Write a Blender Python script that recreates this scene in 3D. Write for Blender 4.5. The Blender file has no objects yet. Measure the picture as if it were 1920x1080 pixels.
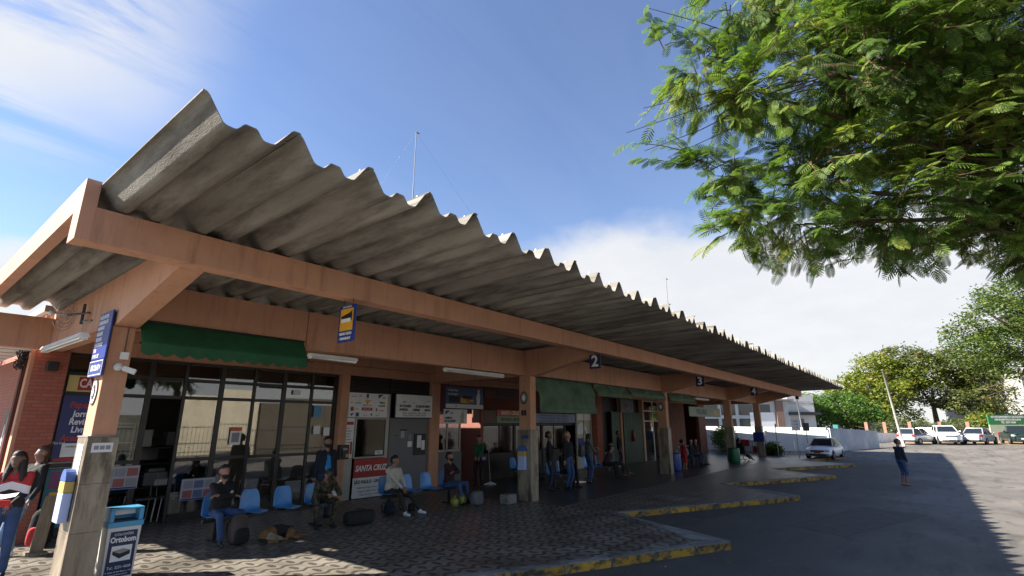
import bpy, bmesh, math, random
import numpy as np
from mathutils import Vector, Matrix
R = math.radians
sc = bpy.context.scene
col = sc.collection
# ------------------------------------------------------------------ camera, sky, sun, exposure
# world axes: X runs along the station, Y goes into the building, Z up; metres
HEAD, PITCH = R(38.1), R(14.9)
cam_d = bpy.data.cameras.new('camera'); cam = bpy.data.objects.new('camera', cam_d); col.objects.link(cam)
cam_d.sensor_width = 36.0; cam_d.lens = 18.0; cam_d.clip_end = 4000; cam_d.clip_start = 0.05
cam.location = (0, 0, 2.5)
cam.rotation_euler = (math.pi/2 + PITCH, 0, HEAD - math.pi/2)
sc.camera = cam
SUN = Vector((-1.03, 1.05, 1.0)).normalized()          # towards the sun
SUN_EL = math.asin(SUN.z); SUN_AZ = math.atan2(SUN.x, SUN.y)
w = bpy.data.worlds.new('World'); sc.world = w; w.use_nodes = True
def build_world():
    nt = w.node_tree; N = nt.nodes; Lk = nt.links; N.clear()
    out = N.new('ShaderNodeOutputWorld'); bg = N.new('ShaderNodeBackground')
    sky = N.new('ShaderNodeTexSky'); sky.sky_type = 'NISHITA'; sky.sun_disc = False
    sky.sun_elevation = SUN_EL; sky.sun_rotation = SUN_AZ
    sky.air_density = 1.25; sky.dust_density = 0.1; sky.ozone_density = 3.5; sky.altitude = 500
    tc = N.new('ShaderNodeTexCoord'); sep = N.new('ShaderNodeSeparateXYZ')
    Lk.new(tc.outputs['Generated'], sep.inputs[0])
    def m(op, a, b=None, clamp=False):
        n = N.new('ShaderNodeMath'); n.operation = op; n.use_clamp = clamp
        for i, v in enumerate((a, b)):
            if v is None: continue
            if isinstance(v, (int, float)): n.inputs[i].default_value = v
            else: Lk.new(v, n.inputs[i])
        return n.outputs[0]
    def ramp(f, stops, interp='EASE'):
        n = N.new('ShaderNodeValToRGB'); n.color_ramp.interpolation = interp
        e = n.color_ramp.elements
        while len(e) < len(stops): e.new(0.5)
        for k, (p, v) in enumerate(stops): e[k].position = p; e[k].color = (v, v, v, 1)
        Lk.new(f, n.inputs[0]); return n.outputs[0]
    z = m('MAXIMUM', sep.outputs[2], 0.0)
    den = m('ADD', z, 0.22)
    u = m('DIVIDE', sep.outputs[0], den); v = m('DIVIDE', sep.outputs[1], den)
    cmb = N.new('ShaderNodeCombineXYZ'); Lk.new(u, cmb.inputs[0]); Lk.new(v, cmb.inputs[1])
    def noise(scale, detail, rough, loc, stretch=(1, 1, 1), rot=0.0, dist=0.0):
        mp = N.new('ShaderNodeMapping'); mp.inputs['Location'].default_value = loc
        mp.inputs['Scale'].default_value = stretch; mp.inputs['Rotation'].default_value = (0, 0, rot)
        Lk.new(cmb.outputs[0], mp.inputs['Vector'])
        n = N.new('ShaderNodeTexNoise'); n.inputs['Scale'].default_value = scale
        n.inputs['Detail'].default_value = detail; n.inputs['Roughness'].default_value = rough
        n.inputs['Distortion'].default_value = dist
        Lk.new(mp.outputs[0], n.inputs['Vector']); return n.outputs['Fac']
    # low cloud bank towards the horizon, ragged upper edge
    n1 = noise(1.1, 7, 0.55, (2.9, 9.1, 0), dist=0.3)
    edge = m('ADD', sep.outputs[2], m('MULTIPLY', m('SUBTRACT', n1, 0.5), -0.34))
    edge = m('ADD', edge, m('MULTIPLY', m('MAXIMUM', m('SUBTRACT', 0.55, sep.outputs[0]), 0.0), 0.26))     # the front lies towards +X
    bank = ramp(edge, [(0.30, 1.0), (0.375, 0.0)])
    # thin high streaks
    n2 = noise(1.6, 8, 0.62, (0.6, 2.35, 0), (0.55, 2.3, 1), R(-24), 0.6)
    n3 = noise(0.9, 4, 0.55, (5.3, 0.9, 0))
    du = m('SUBTRACT', u, 0.02); dv = m('SUBTRACT', v, 1.12)         # the cirrus field: thick at its middle, thinning outwards
    dist = m('SQRT', m('ADD', m('MULTIPLY', m('MULTIPLY', du, du), 2.4), m('MULTIPLY', dv, dv)))
    field = ramp(m('ADD', dist, m('MULTIPLY', m('SUBTRACT', n3, 0.5), 0.7)), [(0.12, 1.0), (0.66, 0.03)])
    wisp = m('MULTIPLY', ramp(n2, [(0.38, 0.0), (0.58, 1.0)]), field)
    wisp = m('MULTIPLY', wisp, 0.97)
    shade = noise(2.2, 6, 0.6, (7.7, 3.3, 0))
    cl = m('MAXIMUM', bank, wisp)
    cl = m('MULTIPLY', cl, 0.94)
    cc = N.new('ShaderNodeMix'); cc.data_type = 'RGBA'
    Lk.new(ramp(shade, [(0.3, 0.0), (0.75, 1.0)]), cc.inputs['Factor'])
    cc.inputs['A'].default_value = (5.6, 5.7, 5.9, 1); cc.inputs['B'].default_value = (6.2, 6.2, 6.25, 1)
    mx = N.new('ShaderNodeMix'); mx.data_type = 'RGBA'
    hsv = N.new('ShaderNodeHueSaturation'); hsv.inputs['Hue'].default_value = 0.510; hsv.inputs['Saturation'].default_value = 1.0; hsv.inputs['Value'].default_value = 1.35; Lk.new(sky.outputs[0], hsv.inputs['Color'])
    Lk.new(cl, mx.inputs['Factor']); Lk.new(hsv.outputs[0], mx.inputs['A']); Lk.new(cc.outputs['Result'], mx.inputs['B'])
    Lk.new(mx.outputs['Result'], bg.inputs['Color']); bg.inputs['Strength'].default_value = 0.05
    Lk.new(bg.outputs[0], out.inputs[0])
build_world()
sun_d = bpy.data.lights.new('sun', 'SUN'); sun_d.energy = 5.0; sun_d.angle = R(0.53); sun_d.color = (1.0, 0.93, 0.82)
sun = bpy.data.objects.new('sun', sun_d); col.objects.link(sun); sun.location = (-20, 20, 30)
sun.rotation_euler = (-SUN).to_track_quat('-Z', 'Y').to_euler()
vs = sc.view_settings; vs.view_transform = 'Standard'; vs.look = 'None'; vs.exposure = 1.62; vs.gamma = 1.0
vs.use_curve_mapping = False

# ------------------------------------------------------------------ materials
MATS = {}
def mat(name, color, rough=0.7, var=0.12, vscale=3.0, bump=0.0, bscale=40.0, metallic=0.0, spec=0.5, color2=None,
        stretch=(1, 1, 1), stain=None, trans=0.0, emit=None, detail=5.0, v2=0.35):
    if name in MATS: return MATS[name]
    m = bpy.data.materials.new(name); m.use_nodes = True; MATS[name] = m
    nt = m.node_tree; N = nt.nodes; L = nt.links; b = N['Principled BSDF']
    b.inputs['Roughness'].default_value = rough; b.inputs['Metallic'].default_value = metallic
    b.inputs['Specular IOR Level'].default_value = spec
    if trans: b.inputs['Transmission Weight'].default_value = trans
    if emit: b.inputs['Emission Color'].default_value = (*emit[:3], 1); b.inputs['Emission Strength'].default_value = emit[3]
    tc = N.new('ShaderNodeTexCoord'); mp = N.new('ShaderNodeMapping'); mp.inputs['Scale'].default_value = stretch
    L.new(tc.outputs['Object'], mp.inputs['Vector'])
    n = N.new('ShaderNodeTexNoise'); n.inputs['Scale'].default_value = vscale; n.inputs['Detail'].default_value = detail
    n.inputs['Roughness'].default_value = 0.62
    L.new(mp.outputs[0], n.inputs['Vector'])
    cr = N.new('ShaderNodeValToRGB'); cr.color_ramp.elements[0].position = 0.5 - v2*0.5; cr.color_ramp.elements[1].position = 0.5 + v2*0.5
    c2 = color2 or tuple(min(1, c*(1+var)) for c in color)
    c1 = color if color2 else tuple(c*(1-var) for c in color)
    cr.color_ramp.elements[0].color = (*c1, 1); cr.color_ramp.elements[1].color = (*c2, 1)
    L.new(n.outputs['Fac'], cr.inputs[0]); last = cr.outputs[0]
    if stain:                                   # (colour, scale, stretch, low, high)
        n2 = N.new('ShaderNodeTexNoise'); n2.inputs['Scale'].default_value = stain[1]; n2.inputs['Detail'].default_value = 6
        n2.inputs['Roughness'].default_value = 0.65
        mp2 = N.new('ShaderNodeMapping'); mp2.inputs['Scale'].default_value = stain[2]; mp2.inputs['Location'].default_value = (3.7, 1.3, 8.1)
        L.new(tc.outputs['Object'], mp2.inputs['Vector']); L.new(mp2.outputs[0], n2.inputs['Vector'])
        r2 = N.new('ShaderNodeValToRGB'); r2.color_ramp.elements[0].position = stain[3]; r2.color_ramp.elements[1].position = stain[4]
        r2.color_ramp.elements[0].color = (0, 0, 0, 1); r2.color_ramp.elements[1].color = (1, 1, 1, 1)
        L.new(n2.outputs['Fac'], r2.inputs[0])
        mx = N.new('ShaderNodeMix'); mx.data_type = 'RGBA'; L.new(r2.outputs[0], mx.inputs['Factor'])
        L.new(last, mx.inputs['A']); mx.inputs['B'].default_value = (*stain[0], 1); last = mx.outputs['Result']
    L.new(last, b.inputs['Base Color'])
    if bump:
        n3 = N.new('ShaderNodeTexNoise'); n3.inputs['Scale'].default_value = bscale; n3.inputs['Detail'].default_value = 4
        L.new(mp.outputs[0], n3.inputs['Vector'])
        bp = N.new('ShaderNodeBump'); bp.inputs['Strength'].default_value = bump; bp.inputs['Distance'].default_value = 0.02
        L.new(n3.outputs['Fac'], bp.inputs['Height']); L.new(bp.outputs[0], b.inputs['Normal'])
    return m
def flat(name, c, rough=0.55, **k): return mat(name, c, rough, var=k.pop('var', 0.06), **k)
def glass_mat(name, alpha=0.35, rough=0.02, lo=0.10, hi=0.85):
    m = bpy.data.materials.new(name); m.use_nodes = True; nt = m.node_tree; N = nt.nodes; L = nt.links; N.clear()
    o = N.new('ShaderNodeOutputMaterial'); t = N.new('ShaderNodeBsdfTransparent'); g = N.new('ShaderNodeBsdfGlossy')
    g.inputs['Roughness'].default_value = rough; t.inputs['Color'].default_value = (1-alpha, 1-alpha, 1-alpha, 1)
    lw = N.new('ShaderNodeLayerWeight'); lw.inputs['Blend'].default_value = 0.35
    mr = N.new('ShaderNodeMapRange'); mr.inputs['To Min'].default_value = lo; mr.inputs['To Max'].default_value = hi
    L.new(lw.outputs['Fresnel'], mr.inputs['Value'])
    mx = N.new('ShaderNodeMixShader'); L.new(mr.outputs[0], mx.inputs[0]); L.new(t.outputs[0], mx.inputs[1]); L.new(g.outputs[0], mx.inputs[2])
    L.new(mx.outputs[0], o.inputs[0]); MATS[name] = m; return m
def brick_mat(name, c1, c2, mortar, sx=0.24, sz=0.075, plane='xz'):
    m = bpy.data.materials.new(name); m.use_nodes = True; MATS[name] = m
    nt = m.node_tree; N = nt.nodes; L = nt.links; b = N['Principled BSDF']; b.inputs['Roughness'].default_value = 0.75
    tc = N.new('ShaderNodeTexCoord'); s = N.new('ShaderNodeSeparateXYZ'); L.new(tc.outputs['Object'], s.inputs[0])
    ad = N.new('ShaderNodeMath'); ad.operation = 'ADD'; L.new(s.outputs[0], ad.inputs[0]); L.new(s.outputs[1], ad.inputs[1])
    cb = N.new('ShaderNodeCombineXYZ'); L.new(ad.outputs[0], cb.inputs[0]); L.new(s.outputs[2], cb.inputs[1])
    t = N.new('ShaderNodeTexBrick'); L.new(cb.outputs[0], t.inputs['Vector'])
    t.inputs['Color1'].default_value = (*c1, 1); t.inputs['Color2'].default_value = (*c2, 1); t.inputs['Mortar'].default_value = (*mortar, 1)
    t.inputs['Scale'].default_value = 1.0; t.inputs['Brick Width'].default_value = sx; t.inputs['Row Height'].default_value = sz
    t.inputs['Mortar Size'].default_value = 0.006; t.inputs['Mortar Smooth'].default_value = 0.3; t.inputs['Bias'].default_value = -0.2
    L.new(t.outputs['Color'], b.inputs['Base Color'])
    bp = N.new('ShaderNodeBump'); bp.inputs['Strength'].default_value = 0.6; bp.inputs['Distance'].default_value = 0.01; bp.invert = True
    L.new(t.outputs['Fac'], bp.inputs['Height']); L.new(bp.outputs[0], b.inputs['Normal'])
    return m

def weathered_paint(name, base, dirt, pale):
    m = mat(name, base, 0.72, 0.10, 1.1, 0.15, 35, stain=(dirt, 4.5, (1.5, 1.5, .16), 0.52, 0.76))
    nt = m.node_tree; N = nt.nodes; L = nt.links; b = N['Principled BSDF']; src = b.inputs['Base Color'].links[0].from_socket
    tc = N.new('ShaderNodeTexCoord'); n = N.new('ShaderNodeTexNoise'); n.inputs['Scale'].default_value = 0.8; n.inputs['Detail'].default_value = 8; n.inputs['Roughness'].default_value = .68
    L.new(tc.outputs['Object'], n.inputs['Vector']); r = N.new('ShaderNodeValToRGB'); r.color_ramp.elements[0].position = .52; r.color_ramp.elements[1].position = .64
    r.color_ramp.elements[0].color = (0, 0, 0, 1); r.color_ramp.elements[1].color = (.55, .55, .55, 1); L.new(n.outputs['Fac'], r.inputs[0])
    mx = N.new('ShaderNodeMix'); mx.data_type = 'RGBA'; L.new(r.outputs[0], mx.inputs['Factor']); L.new(src, mx.inputs['A']); mx.inputs['B'].default_value = (*pale, 1)
    v = N.new('ShaderNodeTexNoise'); v.inputs['Scale'].default_value = 7; v.inputs['Detail'].default_value = 5; L.new(tc.outputs['Object'], v.inputs['Vector'])
    r2 = N.new('ShaderNodeValToRGB'); r2.color_ramp.elements[0].position = .66; r2.color_ramp.elements[1].position = .74; r2.color_ramp.elements[0].color = (0, 0, 0, 1); r2.color_ramp.elements[1].color = (.5, .5, .5, 1); L.new(v.outputs['Fac'], r2.inputs[0])
    m2 = N.new('ShaderNodeMix'); m2.data_type = 'RGBA'; L.new(r2.outputs[0], m2.inputs['Factor']); L.new(mx.outputs['Result'], m2.inputs['A']); m2.inputs['B'].default_value = (*dirt, 1)
    L.new(m2.outputs['Result'], b.inputs['Base Color']); return m
PAINT = weathered_paint('salmon_paint', (0.53, 0.27, 0.165), (0.35, 0.17, 0.105), (0.56, 0.31, 0.205))
CEMENT = mat('fibre_cement', (0.185, 0.168, 0.142), 0.9, 0.2, 1.6, 0.35, 60, color2=(0.30, 0.28, 0.24), stretch=(1.6, .30, 1.6),
             stain=((0.065, 0.052, 0.04), 1.6, (1.7, .36, 2.2), 0.46, 0.70))
def vary_per_object(m, lo, hi):                    # each sheet has weathered to its own tone
    nt = m.node_tree; N = nt.nodes; L = nt.links; b = N['Principled BSDF']; src = b.inputs['Base Color'].links[0].from_socket
    oi = N.new('ShaderNodeObjectInfo'); mr = N.new('ShaderNodeMapRange'); mr.inputs['To Min'].default_value = lo; mr.inputs['To Max'].default_value = hi; L.new(oi.outputs['Random'], mr.inputs['Value'])
    hs = N.new('ShaderNodeHueSaturation'); L.new(mr.outputs[0], hs.inputs['Value']); L.new(src, hs.inputs['Color']); L.new(hs.outputs[0], b.inputs['Base Color'])
    for n in list(N):                              # and its own stains
        if n.type == 'MAPPING':
            a = N.new('ShaderNodeVectorMath'); a.operation = 'MULTIPLY_ADD'; cb = N.new('ShaderNodeCombineXYZ'); L.new(oi.outputs['Random'], cb.inputs[0]); L.new(oi.outputs['Random'], cb.inputs[1])
            L.new(cb.outputs[0], a.inputs[0]); a.inputs[1].default_value = (37, 53, 0); L.new(n.inputs['Vector'].links[0].from_socket, a.inputs[2]); L.new(a.outputs[0], n.inputs['Vector'])
vary_per_object(CEMENT, .82, 1.18)
# ------------------------------------------------------------------ mesh helpers
class MB:
    def __init__(s): s.v = []; s.f = []; s.mi = []; s.cur = 0
    def quad(s, *p):
        b = len(s.v); s.v += [tuple(q) for q in p]; s.f.append(tuple(range(b, b+len(p)))); s.mi.append(s.cur); return s
    def box(s, x0, x1, y0, y1, z0, z1, M=None):
        P = [(x0,y0,z0),(x1,y0,z0),(x1,y1,z0),(x0,y1,z0),(x0,y0,z1),(x1,y0,z1),(x1,y1,z1),(x0,y1,z1)]
        if M is not None: P = [tuple(M @ Vector(p)) for p in P]
        b = len(s.v); s.v += P
        for f in ((3,2,1,0),(4,5,6,7),(0,1,5,4),(1,2,6,5),(2,3,7,6),(3,0,4,7)):
            s.f.append(tuple(b+i for i in f)); s.mi.append(s.cur)
        return s
    def prism(s, poly, axis, a, b_):            # poly: 2-D outline, extruded along axis from a to b_
        n = len(poly); b = len(s.v)
        def P(u, v, t): return {'x': (t, u, v), 'y': (u, t, v), 'z': (u, v, t)}[axis]
        s.v += [P(u, v, a) for u, v in poly] + [P(u, v, b_) for u, v in poly]
        s.f.append(tuple(range(b, b+n))[::-1]); s.f.append(tuple(range(b+n, b+2*n)))
        s.mi += [s.cur]*2
        for i in range(n):
            j = (i+1) % n; s.f.append((b+i, b+j, b+n+j, b+n+i)); s.mi.append(s.cur)
        return s
    def tube(s, pts, rad, n=8, cap=True):
        pts = [Vector(p) for p in pts]; b = len(s.v); k = len(pts)
        rad = [rad]*k if isinstance(rad, (int, float)) else rad
        up = Vector((0, 0, 1))
        for i, p in enumerate(pts):
            d = (pts[min(i+1, k-1)] - pts[max(i-1, 0)]).normalized()
            a = d.cross(up if abs(d.z) < .95 else Vector((1, 0, 0))).normalized(); c = d.cross(a)
            for q in range(n):
                t = 2*math.pi*q/n; s.v.append(tuple(p + (a*math.cos(t) + c*math.sin(t))*rad[i]))
        for i in range(k-1):
            for q in range(n):
                r = (q+1) % n; s.f.append((b+i*n+q, b+i*n+r, b+(i+1)*n+r, b+(i+1)*n+q)); s.mi.append(s.cur)
        if cap:
            s.f.append(tuple(b+q for q in range(n))); s.f.append(tuple(b+(k-1)*n+q for q in range(n))[::-1]); s.mi += [s.cur]*2
        return s
    def lathe(s, prof, c=(0, 0, 0), n=20, M=None):
        b = len(s.v); k = len(prof)
        for r, z in prof:
            for q in range(n):
                t = 2*math.pi*q/n; p = Vector((r*math.cos(t), r*math.sin(t), z))
                if M is not None: p = M @ p
                s.v.append((c[0]+p[0], c[1]+p[1], c[2]+p[2]))
        for i in range(k-1):
            for q in range(n):
                r = (q+1) % n; s.f.append((b+i*n+q, b+i*n+r, b+(i+1)*n+r, b+(i+1)*n+q)); s.mi.append(s.cur)
        return s
    def ell(s, c, r, nu=14, nv=9, M=None):
        b = len(s.v)
        for i in range(nv+1):
            th = math.pi*i/nv
            for j in range(nu):
                ph = 2*math.pi*j/nu
                p = Vector((r[0]*math.sin(th)*math.cos(ph), r[1]*math.sin(th)*math.sin(ph), r[2]*math.cos(th)))
                if M is not None: p = M @ p
                s.v.append((c[0]+p[0], c[1]+p[1], c[2]+p[2]))
        for i in range(nv):
            for j in range(nu):
                k = (j+1) % nu; s.f.append((b+i*nu+j, b+(i+1)*nu+j, b+(i+1)*nu+k, b+i*nu+k)); s.mi.append(s.cur)
        return s
    def mesh(s, name):
        m = bpy.data.meshes.new(name); m.from_pydata(s.v, [], s.f)
        if any(s.mi): m.polygons.foreach_set('material_index', s.mi)
        m.update(); return m
    def build(s, name, mats, parent=None, smooth=False, bevel=0.0, weld=False, subsurf=0, loc=None, rotz=0.0):
        me = s.mesh(name)
        for m in (mats if isinstance(mats, (list, tuple)) else [mats]): me.materials.append(m)
        if weld or bevel or subsurf:
            bm = bmesh.new(); bm.from_mesh(me); bmesh.ops.remove_doubles(bm, verts=bm.verts, dist=1e-4)
            bmesh.ops.recalc_face_normals(bm, faces=bm.faces)
            if bevel:
                es = [e for e in bm.edges if len(e.link_faces) == 2 and e.calc_face_angle(0) > 0.6]
                bmesh.ops.bevel(bm, geom=es, offset=bevel, segments=2, profile=0.6, affect='EDGES', clamp_overlap=True)
            bm.to_mesh(me); bm.free()
        if smooth: me.polygons.foreach_set('use_smooth', [True]*len(me.polygons))
        o = bpy.data.objects.new(name, me); col.objects.link(o)
        if subsurf: md = o.modifiers.new('s', 'SUBSURF'); md.levels = md.render_levels = subsurf
        if parent is not None: o.parent = parent
        if loc is not None: o.location = loc
        o.rotation_euler.z = rotz
        return o
def tag(o, label=None, cat=None, group=None, kind=None):
    if label: o['label'] = label
    if cat: o['category'] = cat
    if group: o['group'] = group
    if kind: o['kind'] = kind
    return o
def thing(name, label, cat, loc=(0, 0, 0), rotz=0.0, group=None):
    o = bpy.data.objects.new(name, None); col.objects.link(o); o.location = loc; o.rotation_euler = (0, 0, rotz)
    o.empty_display_size = 0.2
    return tag(o, label, cat, group)
def copy_tree(o, parent=None):
    c = o.copy(); col.objects.link(c); c.parent = parent
    for ch in list(o.children): copy_tree(ch, c)
    return c
WORK = bpy.data.scenes.new('workshop')            # scratch scene for evaluating modifiers and lettering, removed at the end
def evaluated_mesh(o):
    WORK.collection.objects.link(o); vl = WORK.view_layers[0]; vl.update()
    me = bpy.data.meshes.new_from_object(o.evaluated_get(vl.depsgraph)); bpy.data.objects.remove(o); return me
def text(body, size, loc, m, parent, rot=(math.pi/2, 0, 0), align='CENTER', xs=1.0, shear=0.0, bold=0.0, name='lettering', dep=0.002):
    cu = bpy.data.curves.new('lettering', 'FONT'); cu.body = body; cu.size = size; cu.align_x = align; cu.align_y = 'CENTER'
    cu.extrude = dep; cu.shear = shear; cu.offset = bold; cu.resolution_u = 2
    me = evaluated_mesh(bpy.data.objects.new('t', cu)); bpy.data.curves.remove(cu)
    me.name = name; me.materials.clear(); me.materials.append(m)
    o = bpy.data.objects.new(name, me); col.objects.link(o); o.location = loc; o.rotation_euler = rot; o.scale = (xs, 1, 1)
    o.parent = parent
    return o
FX = (math.pi/2, 0, 0)                   # lettering on a face looking to -Y
FNX = (math.pi/2, 0, -math.pi/2)         # lettering on a face looking to -X
WHITE = flat('white_paint', (0.78, 0.77, 0.74), 0.5, stain=((0.5, 0.48, 0.44), 4, (1, 1, .5), 0.6, 0.9))
PAPER = flat('printed_white', (0.74, 0.74, 0.74), 0.45)
BLACK = flat('black_metal', (0.018, 0.018, 0.02), 0.42, var=.3)
DARK = flat('dark_plastic', (0.02, 0.02, 0.022), 0.5)
GREY = flat('grey_metal', (0.28, 0.28, 0.28), 0.4, metallic=0.6)
BLUE = flat('sign_blue', (0.012, 0.03, 0.22), 0.35)
RED = flat('sign_red', (0.38, 0.02, 0.02), 0.4)
YEL = flat('sign_yellow', (0.72, 0.36, 0.02), 0.4)
INK = flat('ink_black', (0.012, 0.012, 0.014), 0.5)
INKG = flat('ink_grey', (0.25, 0.25, 0.28), 0.5)
GRN = flat('sign_green', (0.02, 0.20, 0.06), 0.4)
# ------------------------------------------------------------------ ground, road, platform
RISE = [(-1e4, 0), (44, 0), (50, .30), (58, .62), (64, .70), (100, .9), (1e4, 1.0)]
def gz(x):
    for (a, za), (b, zb) in zip(RISE, RISE[1:]):
        if a <= x <= b: return za + (zb-za)*(x-a)/(b-a)
    return 0
def asphalt():
    m = bpy.data.materials.new('asphalt'); m.use_nodes = True; nt = m.node_tree; N = nt.nodes; L = nt.links; b = N['Principled BSDF']
    tc = N.new('ShaderNodeTexCoord')
    def nz(s, d, st=(1, 1, 1), r=.6):
        mp = N.new('ShaderNodeMapping'); mp.inputs['Scale'].default_value = st; L.new(tc.outputs['Object'], mp.inputs[0])
        n = N.new('ShaderNodeTexNoise'); n.inputs['Scale'].default_value = s; n.inputs['Detail'].default_value = d; n.inputs['Roughness'].default_value = r
        L.new(mp.outputs[0], n.inputs['Vector']); return n.outputs['Fac']
    def ramp(f, a, ca, bb, cb):
        r = N.new('ShaderNodeValToRGB'); e = r.color_ramp.elements; e[0].position = a; e[1].position = bb; e[0].color = (*ca, 1); e[1].color = (*cb, 1)
        L.new(f, r.inputs[0]); return r.outputs[0]
    def mix(f, A, B, bt='MIX'):
        x = N.new('ShaderNodeMix'); x.data_type = 'RGBA'; x.blend_type = bt
        if isinstance(f, float): x.inputs['Factor'].default_value = f
        else: L.new(f, x.inputs['Factor'])
        for k, v in (('A', A), ('B', B)):
            if isinstance(v, tuple): x.inputs[k].default_value = (*v, 1)
            else: L.new(v, x.inputs[k])
        return x.outputs['Result']
    c = ramp(nz(.35, 6), .35, (.115, .105, .092), .66, (.185, .168, .146))
    c = mix(ramp(nz(1.3, 7, (.5, 1.6, 1)), .52, (0, 0, 0), .64, (.75, .75, .75)), c, (.075, .068, .06))       # patches and tyre wear
    c = mix(ramp(nz(.9, 5, (.25, 2.2, 1)), .60, (0, 0, 0), .72, (.6, .6, .6)), c, (.20, .178, .15))
    # bus bays: oil stains, also darkened to deepen the roof shade, ragged yardwards
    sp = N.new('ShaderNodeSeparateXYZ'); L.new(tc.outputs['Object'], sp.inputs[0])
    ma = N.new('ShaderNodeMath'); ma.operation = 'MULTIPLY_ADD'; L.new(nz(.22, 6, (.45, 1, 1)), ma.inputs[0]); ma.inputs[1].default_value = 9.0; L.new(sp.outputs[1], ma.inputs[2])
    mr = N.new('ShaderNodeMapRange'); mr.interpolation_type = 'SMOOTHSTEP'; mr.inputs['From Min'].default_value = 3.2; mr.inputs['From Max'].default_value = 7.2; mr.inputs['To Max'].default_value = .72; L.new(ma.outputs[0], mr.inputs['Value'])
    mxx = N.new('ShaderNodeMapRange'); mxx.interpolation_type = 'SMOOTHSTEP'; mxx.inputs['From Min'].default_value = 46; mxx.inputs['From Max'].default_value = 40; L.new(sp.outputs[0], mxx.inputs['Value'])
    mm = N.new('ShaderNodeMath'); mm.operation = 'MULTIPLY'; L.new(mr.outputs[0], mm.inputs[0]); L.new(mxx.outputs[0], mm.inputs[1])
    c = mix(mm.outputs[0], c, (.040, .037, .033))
    v = N.new('ShaderNodeTexVoronoi'); v.feature = 'DISTANCE_TO_EDGE'; v.inputs['Scale'].default_value = .21
    mpv = N.new('ShaderNodeMapping'); L.new(tc.outputs['Object'], mpv.inputs[0])
    n = N.new('ShaderNodeTexNoise'); n.inputs['Scale'].default_value = 1.5; n.inputs['Detail'].default_value = 4; L.new(tc.outputs['Object'], n.inputs['Vector'])
    ad = N.new('ShaderNodeVectorMath'); ad.operation = 'MULTIPLY_ADD'; L.new(n.outputs['Color'], ad.inputs[0]); ad.inputs[1].default_value = (.9, .9, 0); L.new(mpv.outputs[0], ad.inputs[2])
    L.new(ad.outputs[0], v.inputs['Vector'])
    c = mix(ramp(v.outputs['Distance'], .003, (.35, .35, .35), .010, (0, 0, 0)), c, (.05, .046, .042))               # cracks
    g = nz(95, 3); c = mix(.55, c, ramp(g, .3, (.45, .45, .45), .72, (1.5, 1.5, 1.5)), 'MULTIPLY')
    L.new(c, b.inputs['Base Color']); b.inputs['Roughness'].default_value = .82
    bp = N.new('ShaderNodeBump'); bp.inputs['Strength'].default_value = .5; bp.inputs['Distance'].default_value = .012; L.new(g, bp.inputs['Height']); L.new(bp.outputs[0], b.inputs['Normal'])
    return m
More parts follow.
